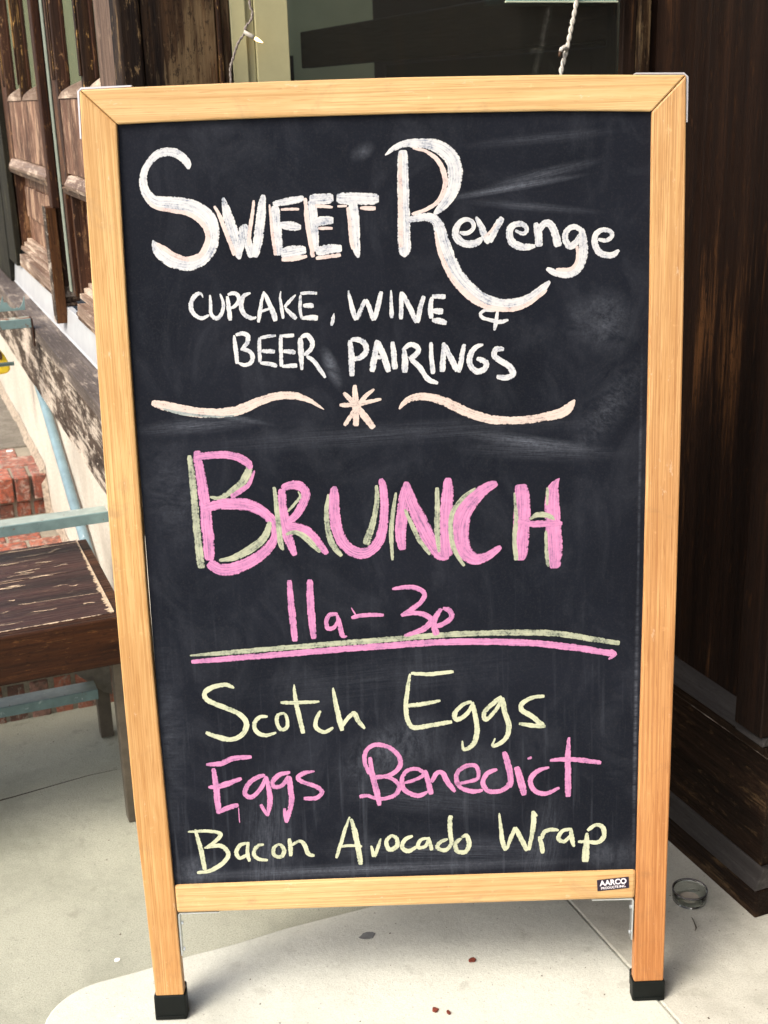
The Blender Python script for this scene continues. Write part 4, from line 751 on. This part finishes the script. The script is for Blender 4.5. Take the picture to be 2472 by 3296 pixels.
# chalk writing: every stroke is a centre line u,v,width in tenths of a millimetre on the panel
CHALK = """
#SWEET
w -2522,12250,50 -2531,12328,96 -2622,12425,109 -2740,12465,109 -2883,12452,99 -3001,12362,84 -3080,12246,80 -3108,12110,96 -3080,11971,120 -2986,11865,145 -2846,11835,171 -2683,11820,177 -2522,11785,177 -2384,11712,186 -2289,11599,178 -2257,11458,154 -2280,11307,147 -2357,11172,147 -2486,11085,155 -2631,11069,168 -2793,11111,174 -2931,11202,163 -3006,11300,112 -3038,11381,28
p -3103,11932,24 -2991,11799,40 -2811,11748,48 -2609,11712,50 -2470,11644,55 -2365,11535,61 -2327,11410,65 -2360,11290,69 -2443,11175,69 -2607,11132,61 -2768,11181,61 -2905,11276,61 -2994,11333,45
w -2104,11886,40 -2076,11742,101 -2029,11561,132 -1980,11379,122 -1947,11196,102 -1940,11105,45
p -2220,11786,36 -2162,11665,48 -2101,11483,55 -2040,11300,55 -1993,11157,57
w -1950,11146,72 -1894,11336,98 -1863,11526,97
w -1851,11546,85 -1826,11374,102 -1797,11232,102 -1765,11126,98
w -1741,11125,92 -1684,11330,118 -1651,11530,118 -1623,11709,109 -1584,11906,64
p -1712,11841,30 -1743,11652,44 -1785,11453,49 -1805,11273,45
w -1444,11763,105 -1440,11563,122 -1430,11362,122 -1420,11139,102
p -1513,11785,20 -1502,11565,36 -1491,11364,41 -1467,11141,49
w -1470,11788,56 -1274,11814,93 -1068,11847,71
p -1371,11717,32 -1135,11714,36
w -1390,11532,85 -1248,11501,112 -1121,11489,81
w -1398,11159,135 -1222,11184,143 -1070,11200,106
p -1392,11084,49 -1247,11089,61 -1059,11118,49
w -971,11819,105 -960,11589,122 -951,11388,102 -943,11175,90
p -1051,11851,44 -1042,11591,57 -1018,11349,57 -981,11102,57
w -997,11829,117 -843,11835,131 -690,11840,117
p -929,11752,40 -704,11725,40
w -958,11539,101 -834,11561,112 -701,11557,101
p -900,11467,37 -715,11461,37
w -944,11165,102 -787,11197,119 -605,11206,98
p -947,11088,45 -750,11107,49 -621,11119,45
w -649,11839,125 -475,11824,149 -270,11818,151 -106,11813,133
p -642,11735,36 -519,11739,36
p -352,11704,45 -151,11694,53
w -436,11773,125 -433,11573,130 -426,11372,118 -412,11169,86 -399,11077,37
p -510,11719,40 -496,11535,49 -483,11333,49 -457,11187,45
#REVENGE
w 220,12405,116 214,12189,136 210,11893,145 209,11594,150 206,11352,159 207,11140,148 209,11065,29
p 188,12367,40 174,11993,52 166,11595,61 163,11192,61
w -9,12349,24 99,12428,64 242,12482,84 425,12483,116 608,12456,144 749,12386,168 849,12269,184 883,12110,185 859,11933,165 774,11776,138 673,11656,91 600,11598,33
p 343,12425,24 505,12387,40 645,12285,56 724,12151,66 752,11996,66 718,11858,61 634,11741,55 488,11655,45 312,11606,37
w 238,11529,71 383,11558,94 507,11565,106 619,11517,122 668,11399,151 707,11236,172 766,11072,173 846,10886,173 947,10739,170 1071,10612,162 1216,10504,146 1383,10437,142 1551,10411,150 1719,10437,142 1866,10504,121 1992,10600,96 2101,10699,58
p 616,11380,33 647,11177,49 722,10972,62 812,10785,68 935,10633,75 1086,10498,79 1257,10399,67 1445,10358,63 1655,10356,59 1824,10419,54 1971,10518,46 2061,10591,33
w 926,11361,45 1019,11344,57 1103,11402,57 1097,11486,53 1011,11519,57 928,11477,71 875,11389,90 894,11287,98 996,11213,94 1121,11217,94 1229,11277,61
w 1142,11549,41 1206,11423,78 1267,11280,94 1312,11214,74
w 1318,11221,74 1381,11357,86 1434,11456,94 1486,11531,73
p 1246,11290,20 1330,11359,29 1403,11457,29
w 1651,11365,45 1744,11316,53 1796,11344,55 1781,11415,61 1693,11448,69 1603,11407,82 1572,11327,92 1612,11214,98 1722,11154,95 1847,11150,78 1909,11159,53
w 1914,11452,74 1947,11320,98 1961,11147,103
w 1961,11339,61 2024,11434,86 2096,11432,92 2159,11333,102 2211,11139,107
w 2511,11343,70 2418,11386,70 2329,11348,78 2298,11248,82 2350,11145,82 2440,11183,78 2497,11299,53
w 2511,11359,86 2537,11200,115 2528,11018,120 2483,10876,120 2368,10787,100 2222,10792,87 2107,10836,75 2059,10869,54
p 2456,11142,37 2457,10959,41 2368,10849,46 2180,10849,41
w 2730,11221,45 2824,11198,51 2903,11240,58 2896,11307,57 2802,11334,62 2709,11292,70 2683,11196,82 2726,11073,87 2826,11012,83 2931,11015,74 3003,11074,45
#CUPCAKE
w -2439,10630,25 -2470,10686,38 -2535,10660,55 -2597,10575,60 -2596,10465,60 -2537,10392,54 -2459,10366,44 -2374,10403,38
w -2348,10662,28 -2344,10552,44 -2351,10441,41 -2312,10369,48 -2252,10367,51 -2200,10437,48 -2180,10546,44 -2214,10673,25
w -2124,10639,44 -2113,10497,54 -2103,10323,54
w -2115,10655,41 -2035,10676,51 -1974,10627,51 -1986,10556,51 -2053,10495,44 -2109,10481,25
w -1817,10672,28 -1902,10640,52 -1946,10555,59 -1936,10444,59 -1885,10371,56 -1806,10345,45 -1758,10359,35
w -1642,10687,28 -1684,10546,44 -1716,10390,48 -1736,10287,45
w -1638,10671,35 -1585,10543,60 -1532,10399,71 -1510,10296,67
w -1714,10421,32 -1528,10475,38
w -1422,10683,19 -1436,10570,35 -1418,10443,44 -1408,10324,35
w -1231,10630,28 -1318,10543,44 -1385,10471,41
w -1377,10466,35 -1309,10392,56 -1233,10319,70
w -1167,10625,38 -1180,10515,44 -1181,10404,45 -1168,10321,45
w -1170,10645,41 -1058,10649,44 -950,10641,44
w -1142,10485,51 -1002,10485,71
w -1168,10324,45 -1056,10329,64 -953,10318,83
w -739,10377,13 -753,10311,48 -778,10213,54
#BEER
w -2066,10131,32 -2057,10003,54 -2049,9874,55 -2048,9753,45
w -2042,10130,45 -1945,10151,54 -1883,10109,61 -1904,10014,56 -1972,9952,42
w -1989,9944,45 -1878,9917,55 -1834,9835,61 -1871,9756,56 -1952,9734,48 -2031,9769,35
w -1732,10088,42 -1740,9944,51 -1741,9764,48
w -1724,10084,42 -1611,10103,45 -1515,10110,35
w -1714,9911,55 -1538,9897,67
w -1742,9759,42 -1630,9740,56 -1519,9704,55
w -1450,10119,42 -1459,9935,51 -1463,9697,52
w -1443,10098,45 -1275,10102,51
w -1429,9902,55 -1266,9881,61
w -1455,9702,42 -1253,9706,71
w -1196,10071,61 -1196,9894,71 -1194,9644,39
w -1188,10070,58 -1114,10100,58 -1045,10034,67 -1049,9938,58 -1125,9860,55 -1166,9842,32
w -1126,9828,51 -1033,9760,61 -957,9645,57 -884,9532,42
#WINE
w -541,10661,21 -515,10506,54 -479,10360,67 -450,10276,54
w -444,10282,50 -383,10419,56 -326,10541,46
w -316,10541,46 -268,10415,62 -220,10264,63
w -216,10268,54 -163,10432,67 -110,10637,58
w 17,10650,25 16,10468,46 15,10286,50
w 156,10625,54 145,10443,58 136,10267,54
w 166,10608,54 246,10440,67 345,10219,69
w 355,10214,54 391,10394,67 445,10562,54
w 551,10544,54 528,10410,67 535,10265,63
w 552,10554,54 729,10543,71
w 558,10364,71 694,10351,83
w 545,10244,59 639,10230,79 738,10202,80
#&
w 1410,10357,33 1399,10258,46 1387,10175,59 1365,10082,46
w 1372,10334,29 1250,10346,38 1183,10307,42 1218,10251,42 1333,10214,46 1448,10190,55 1552,10216,46
#PAIRINGS
w -544,10018,55 -530,9818,78 -536,9539,72
w -533,10018,55 -438,10019,67 -346,9959,74 -339,9854,74 -415,9783,72 -511,9758,51
w -182,10006,55 -224,9808,80 -267,9588,76
w -176,9991,55 -108,9804,80 -41,9580,76
w -204,9782,55 -67,9778,59
w 19,9979,59 29,9800,74 40,9613,76
w 168,9879,55 175,9732,80 170,9563,89
w 142,9863,46 254,9935,63 348,9890,74 335,9811,67 228,9747,59
w 249,9750,63 373,9619,68 475,9467,68 608,9410,51
w 526,9956,42 528,9741,59 545,9533,64
w 697,9946,46 683,9757,68 668,9557,81
w 701,9925,55 778,9754,78 870,9561,81
w 887,9543,55 926,9728,68 962,9917,55
w 1218,9902,38 1118,9869,63 1043,9767,78 1041,9640,78 1124,9548,79 1231,9581,76 1249,9665,76 1127,9722,59
w 1492,9830,63 1393,9833,72 1360,9756,74 1434,9686,74 1560,9601,81 1608,9498,81 1517,9450,77 1389,9473,64
#LEFTFLOURISH
c -3208,9273,73 -3049,9230,120 -2811,9166,130 -2571,9120,127 -2328,9104,121 -2116,9122,127 -1951,9177,124 -1785,9241,111 -1620,9293,101 -1457,9312,104 -1296,9303,94 -1136,9249,68 -1025,9180,42 -923,9106,13
b -3068,9191,23 -2846,9125,42 -2573,9080,36 -2331,9058,29 -2120,9064,16
#STAR
c -502,9423,47 -499,9265,77 -501,9073,86 -504,8868,82
c -654,9324,51 -572,9236,64 -491,9137,77 -389,9004,90 -266,8832,86
c -245,9359,38 -358,9271,60 -436,9178,64 -548,9031,64 -660,8880,56
c -154,9222,38 -340,9185,60 -575,9157,60 -713,9161,47
#RIGHTFLOURISH
c 79,9079,30 171,9179,73 300,9234,94 470,9229,103 640,9180,115 809,9099,124 978,9012,120 1149,8941,120 1362,8891,116 1577,8873,99 1791,8876,103 2049,8911,116 2263,8957,125 2370,9040,112 2438,9124,34
#BRUNCH
g -2756,8548,60 -2736,8250,80 -2728,7977,86 -2725,7611,94 -2713,7240,100 -2691,6969,103
k -2646,8607,89 -2642,8427,121 -2610,8155,134 -2592,7881,144 -2582,7606,152 -2573,7328,153 -2574,7077,135
g -1948,8430,71 -1979,8296,98 -2080,8136,104 -2246,8015,81 -2393,7943,61 -2515,7970,40
k -2675,8518,100 -2480,8538,103 -2269,8536,98 -2095,8494,107 -1979,8413,107 -1942,8330,71
k -1893,8311,29 -1974,8132,57 -2104,8028,75 -2232,7956,65
k -2614,7809,101 -2416,7853,130 -2166,7862,159 -1955,7818,152 -1800,7721,134 -1686,7588,123 -1655,7424,106 -1731,7260,124 -1886,7117,146 -2071,7012,161 -2273,6944,162 -2453,6951,154 -2590,7049,139
g -1723,7593,62 -1776,7429,91 -1890,7303,106 -2043,7197,106 -2246,7102,81 -2445,7072,40
k -1535,8044,101 -1545,7825,126 -1522,7567,145 -1479,7344,135 -1404,7103,70
g -1643,8075,47 -1624,7847,61 -1611,7571,69 -1590,7274,69 -1555,7189,37
k -1535,8044,93 -1426,8091,115 -1285,8072,126 -1219,7960,126 -1279,7798,116 -1375,7654,105 -1486,7581,83
g -1320,8000,32 -1295,7926,36 -1385,7820,40 -1473,7727,33
k -1506,7530,102 -1347,7496,127 -1190,7407,135 -1070,7255,117 -959,7111,73
g -1516,7404,47 -1385,7433,60 -1246,7350,80 -1143,7235,69 -1054,7138,48
k -823,8055,86 -839,7873,141 -840,7635,152 -796,7393,153 -695,7204,154 -536,7105,154 -373,7132,136 -242,7280,135 -178,7519,120 -156,7776,109 -166,8014,105 -195,8139,68
g -913,7949,29 -947,7731,62 -940,7454,76 -874,7229,80 -763,7072,55
g -258,8050,47 -250,7889,61 -284,7670,69 -345,7451,87 -428,7222,103
k 153,8084,79 121,7868,141 82,7624,154 53,7356,142 73,7129,107
g 6,7939,31 -36,7696,53 -74,7406,62 -67,6987,36
k 141,8067,101 207,7821,149 309,7571,186 434,7297,196 582,7061,170 713,7010,98
g 117,7701,40 219,7462,58 323,7233,60 455,7052,49
k 716,8118,101 707,7892,163 679,7558,166 674,7266,167 682,7016,161
g 566,7990,57 562,7674,71 556,7383,71 572,7077,40
k 1382,8028,88 1207,7941,149 1032,7791,198 898,7573,230 861,7327,240 912,7098,210 1064,6968,161 1240,7000,121 1428,7129,67
g 1088,7963,35 901,7818,57 768,7622,66 741,7376,62 785,7103,63 920,6870,40
k 1707,7994,162 1723,7744,221 1715,7453,222 1703,7183,210 1702,6921,144
g 1617,7882,26 1639,7524,55 1616,7231,56 1640,6924,67
k 2233,8060,18 2146,7919,145 2135,7663,199 2153,7347,209 2165,7030,211 2165,6790,153
g 2068,7937,40 2063,7688,40
g 2050,7333,40 2055,7034,49 2081,6816,49
g 1825,7499,27 1945,7562,75 2098,7534,67 2168,7478,22
k 1661,7482,67 1858,7433,84 2077,7431,93 2274,7429,58
#11a-3p
k -1498,6755,66 -1493,6481,85 -1479,6214,93 -1459,5863,79
k -1218,6754,81 -1222,6471,100 -1215,6204,101 -1198,5890,79
k -849,6241,52 -959,6232,63 -1014,6138,64 -994,6036,64 -902,6057,52 -842,6180,45
k -859,6228,49 -828,6074,66 -794,5919,68 -732,5912,30
k -664,6179,49 -531,6206,60 -367,6210,56 -212,6204,56
k -658,6326,11 -604,6222,30
k -85,6575,36 87,6592,63 263,6574,68 361,6478,68 280,6342,72 28,6185,55
k 32,6189,50 211,6217,64 387,6171,77 441,6081,84 316,5969,78 64,5889,46
k 611,6272,59 699,6234,77 731,6139,73 629,6050,73 490,6004,55
k 593,6266,59 509,6148,73 484,6032,78 519,5879,96
#UNDERLINE
g -2934,5711,26 -2472,5732,64 -1921,5759,66 -1371,5786,72 -820,5813,75 -177,5841,79 514,5878,79 1183,5883,83 1854,5867,83 2301,5823,83 2638,5750,80 3088,5663,68
k -2921,5620,57 -2477,5641,79 -1926,5668,83 -1375,5695,87 -823,5723,87 -180,5750,91 512,5774,91 1181,5759,94 1853,5710,95 2413,5630,95 2977,5513,88
k 2954,5568,38 3018,5500,65 2933,5429,31
#SCOTCH
y -2346,5210,42 -2463,5259,65 -2630,5237,66 -2754,5163,67 -2751,5064,67 -2609,4970,73 -2393,4872,73 -2251,4768,73 -2202,4646,73 -2266,4509,73 -2419,4435,68 -2603,4473,73 -2787,4554,50
y -1899,4763,38 -2011,4758,58 -2090,4662,62 -2069,4541,62 -1951,4476,58 -1791,4514,39
y -1656,4803,42 -1750,4777,52 -1774,4669,54 -1724,4557,58 -1639,4584,54 -1624,4702,46 -1660,4803,38
y -1503,5227,19 -1497,5034,57 -1462,4795,65 -1407,4484,66
y -1708,4964,46 -1501,4955,57 -1158,4956,38
y -1151,4819,38 -1216,4686,62 -1221,4567,62 -1112,4492,54 -979,4557,42
y -959,5159,31 -936,4953,57 -898,4733,71 -855,4502,70
y -848,4572,46 -770,4688,54 -674,4760,67 -622,4642,66 -529,4523,43
#EGGS
y 144,5330,42 413,5307,56 746,5332,46
y 132,5323,32 93,5105,58 60,4866,65 81,4624,70 169,4511,70 419,4537,66 710,4579,56
y 30,4839,42 268,4858,65 551,4904,42
y 995,4870,47 854,4822,58 750,4694,66 783,4608,66 920,4687,59 1006,4841,42
y 1002,4865,51 1044,4634,70 1064,4414,75 1005,4221,71 873,4148,47 850,4281,24
y 1426,4925,65 1307,4841,65 1170,4701,66 1191,4591,59 1329,4719,56 1421,4889,51
y 1421,4913,77 1464,4689,75 1520,4469,75 1461,4276,66 1289,4180,47 1320,4301,21
y 2027,4913,47 1873,4902,58 1715,4824,66 1703,4716,70 1850,4613,75 2014,4461,71
y 2043,4455,61 1850,4475,66 1663,4512,47
#PINKEGGS
k -2811,4065,47 -2608,4071,74 -2417,4143,78 -2159,4157,58
k -2715,4004,66 -2692,3780,82 -2688,3534,88 -2674,3291,71
k -2803,3713,43 -2629,3726,82 -2319,3829,59
k -2673,3318,63 -2556,3375,75 -2387,3423,67
k -2390,3378,20 -2388,3140,10
k -1983,3872,51 -2136,3818,68 -2255,3700,74 -2280,3579,75 -2189,3534,69 -2050,3671,63 -1971,3851,43
k -1974,3852,55 -1938,3646,69 -1937,3420,75 -1984,3227,44
k -1988,3233,40 -2067,3416,51
k -1621,3898,47 -1777,3864,68 -1876,3766,69 -1861,3684,69 -1747,3699,63 -1643,3838,63
k -1656,3838,86 -1628,3633,82 -1629,3407,75 -1719,3112,56
k -1719,3122,44 -1731,3340,47
k -1272,3898,31 -1419,3879,63 -1516,3812,63 -1445,3738,63 -1260,3659,63 -1179,3573,63 -1267,3485,63 -1447,3482,59
#BENEDICT
k -491,3821,51 -550,4016,62 -526,4177,62 -411,4263,64 -243,4242,68 -111,4150,70 -39,4019,70 -75,3885,70 -204,3794,63 -427,3757,51
k -407,3787,43 -205,3754,59 -76,3634,63 -114,3498,63 -267,3432,59 -418,3443,55 -530,3485,55 -644,3473,63
k -473,4084,51 -445,3788,78 -396,3561,89 -361,3323,59
k -17,3659,43 149,3701,53 288,3782,57 199,3873,59 49,3849,59 -23,3721,67 8,3558,67 189,3456,67 339,3512,43
k 308,3851,57 354,3656,81 391,3467,77
k 400,3654,60 472,3795,67 563,3791,76 629,3644,77 737,3495,60
k 739,3615,43 928,3644,53 1066,3701,60 1046,3875,60 909,3893,67 769,3782,67 789,3588,67 972,3493,67 1137,3503,43
k 1348,3818,43 1205,3764,67 1134,3623,72 1202,3496,72 1363,3476,67 1502,3558,67 1560,3730,62
k 1448,4090,71 1504,3881,91 1537,3656,84 1525,3527,67
k 1625,3851,81 1686,3625,101 1736,3398,91
k 1784,3963,43 1844,3983,52
k 2096,3819,38 1940,3776,67 1824,3644,72 1870,3480,72 2031,3411,67 2244,3497,48
k 2379,4273,33 2364,4018,76 2365,3671,89 2373,3347,82
k 2105,3925,43 2307,3934,67 2582,3910,76 2845,3860,53
#BACON
y -3141,3027,32 -3002,3032,48
y -3032,3064,40 -2994,2865,60 -2960,2654,68 -2934,2411,66
y -3031,3033,44 -2823,3024,50 -2674,2976,56 -2758,2855,54 -2919,2757,36
y -2900,2767,44 -2686,2789,64 -2579,2659,64 -2664,2515,64 -2862,2397,60 -3051,2370,48
y -2281,2817,36 -2401,2787,54 -2464,2675,56 -2412,2578,56 -2291,2646,40
y -2275,2830,40 -2303,2668,54 -2278,2519,48
y -2055,2782,36 -2155,2755,54 -2209,2643,56 -2147,2556,56 -2011,2529,44
y -1850,2774,46 -1919,2714,56 -1915,2609,56 -1822,2573,56 -1769,2665,56 -1812,2762,48 -1865,2774,36
y -1686,2861,56 -1672,2703,64 -1678,2578,52
y -1661,2745,40 -1543,2813,50 -1470,2757,60 -1419,2608,64 -1329,2573,48
#AVOCADO
y -797,3166,28 -893,2900,50 -1016,2517,48
y -779,3134,48 -722,2871,76 -659,2396,68
y -942,2703,40 -804,2708,44 -633,2690,40
y -503,2695,36 -467,2514,56
y -457,2514,52 -405,2669,50 -358,2804,32
y -201,2851,49 -280,2752,61 -238,2623,68 -132,2670,68 -128,2797,61 -213,2851,44
y 109,2825,44 -13,2766,61 -51,2653,68 40,2586,68 174,2662,44
y 330,2777,44 218,2756,53 181,2643,54 286,2652,49 335,2782,44
y 335,2797,49 382,2584,61
y 618,2752,44 519,2718,54 460,2631,61 563,2576,61 658,2661,54 661,2834,53
y 666,3127,63 651,2941,68 674,2648,59
y 817,2756,49 728,2684,61 749,2555,68 865,2537,68 925,2650,68 892,2799,61 818,2769,44
#WRAP
y 1369,3133,29 1392,2884,53 1414,2680,68 1459,2530,64
y 1471,2549,49 1542,2750,61 1601,2900,56
y 1601,2900,56 1670,2745,68 1774,2516,73
y 1798,2523,49 1845,2788,68 1869,2990,73 1858,3147,53
y 1865,3137,44 1920,3059,34
y 1945,2738,49 1984,2604,68 2001,2463,61
y 1985,2693,49 2020,2801,61 2124,2840,61 2236,2822,34
y 2431,2839,44 2287,2808,54 2229,2696,61 2311,2641,54 2408,2739,44
y 2415,2833,49 2427,2687,68 2463,2550,39
y 2648,2767,44 2638,2550,91 2626,2299,108
y 2516,2632,44 2661,2626,49 2801,2607,61 2894,2692,68 2881,2841,68 2775,2888,61 2655,2799,54
"""
NAMES = {'SWEET': 'large white chalk word SWEET', 'REVENGE': 'large white chalk word Revenge with swooping R', 'CUPCAKE': 'white chalk word CUPCAKE with comma', 'BEER': 'white chalk word BEER', 'WINE': 'white chalk word WINE', '&': 'white chalk ampersand',
 'PAIRINGS': 'white chalk word PAIRINGS', 'LEFTFLOURISH': 'cream chalk wave left of the star', 'STAR': 'cream chalk eight-armed star', 'RIGHTFLOURISH': 'cream chalk wave right of the star', 'BRUNCH': 'big pink chalk word BRUNCH with pale green edges',
 '11a-3p': 'pink chalk hours 11a-3p', 'UNDERLINE': 'green and pink double chalk underline', 'SCOTCH': 'yellow-green chalk word Scotch', 'EGGS': 'yellow-green chalk word Eggs', 'PINKEGGS': 'pink chalk word Eggs', 'BENEDICT': 'pink chalk word Benedict',
 'BACON': 'yellow-green chalk word Bacon', 'AVOCADO': 'yellow-green chalk word Avocado', 'WRAP': 'yellow-green chalk word Wrap'}
def cr(P, i, u):
    p0, p1, p2, p3 = P[max(i - 1, 0)], P[i], P[i + 1], P[min(i + 2, len(P) - 1)]
    return tuple(.5 * (2 * b + (c - a) * u + (2 * a - 5 * b + 4 * c - d) * u * u + (3 * b - a - 3 * c + d) * u ** 3) for a, b, c, d in zip(p0, p1, p2, p3))
def word(key, rows, layer):
    me = bpy.data.meshes.new('chalk_word'); v, f, uvs, mi = [], [], [], []; mats = []
    for si, row in enumerate(rows):
        colr, *ps = row.split(' '); P = [tuple(float(x) * 1e-4 for x in q.split(',')) for q in ps]
        if colr not in mats: mats.append(colr)
        path = []
        for i in range(len(P) - 1):
            n = max(2, int(math.dist(P[i][:2], P[i + 1][:2]) / .0022))
            path += [cr(P, i, k / n) for k in range(n)]
        path.append(P[-1]); d = .0059 - .000014 * si; L = 0; b = len(v); K = (-1, -.5, .5, 1); j = [0, 0]
        n = len(path); off = random.uniform(0, 50)
        for i, (x, z, w_) in enumerate(path):
            q0, q1 = path[max(i - 1, 0)], path[min(i + 1, n - 1)]; t_ = Vector((q1[0] - q0[0], q1[1] - q0[1]))
            if t_.length < 1e-7: t_ = Vector((1, 0))
            t_.normalize(); nn = Vector((-t_.y, t_.x))
            if i: L += math.dist(path[i - 1][:2], (x, z))
            e_ = min(i, n - 1 - i); taper = (.62, .85, .96)[e_] if e_ < 3 else 1.0
            j = [.6 * q + random.uniform(-.00028, .00028) for q in j]
            h = max(w_, .0012) * .535 * taper
            for k in K:
                o_ = h * k + (j[0] if k < 0 else j[1]) * (abs(k) > .7)
                v.append((x + nn.x * o_, d, z + nn.y * o_)); uvs.append((L * 1.0 + off, k))
        for i in range(n - 1):
            for k in range(3):
                f.append((b + i * 4 + k, b + i * 4 + k + 1, b + i * 4 + k + 5, b + i * 4 + k + 4)); mi.append(mats.index(colr))
    me.from_pydata(v, [], f); ul = me.uv_layers.new(name='UVMap')
    for l in me.loops: ul.data[l.index].uv = uvs[l.vertex_index]
    for c in mats: me.materials.append(CH[c])
    me.polygons.foreach_set('material_index', mi)
    o = bpy.data.objects.new('chalk_word' if key not in ('&', 'STAR', 'LEFTFLOURISH', 'RIGHTFLOURISH', 'UNDERLINE', '11a-3p') else {'&': 'chalk_ampersand', 'STAR': 'chalk_star', 'UNDERLINE': 'chalk_underline', '11a-3p': 'chalk_hours'}.get(key, 'chalk_flourish'), me)
    COL.objects.link(o); o.parent = panel; o['label'] = NAMES[key]
key, rows = None, []
for ln in CHALK.strip().splitlines() + ['#']:
    if ln.startswith('#'):
        if key: word(key, rows, 0)
        key, rows = ln[1:], []
    else: rows.append(ln)
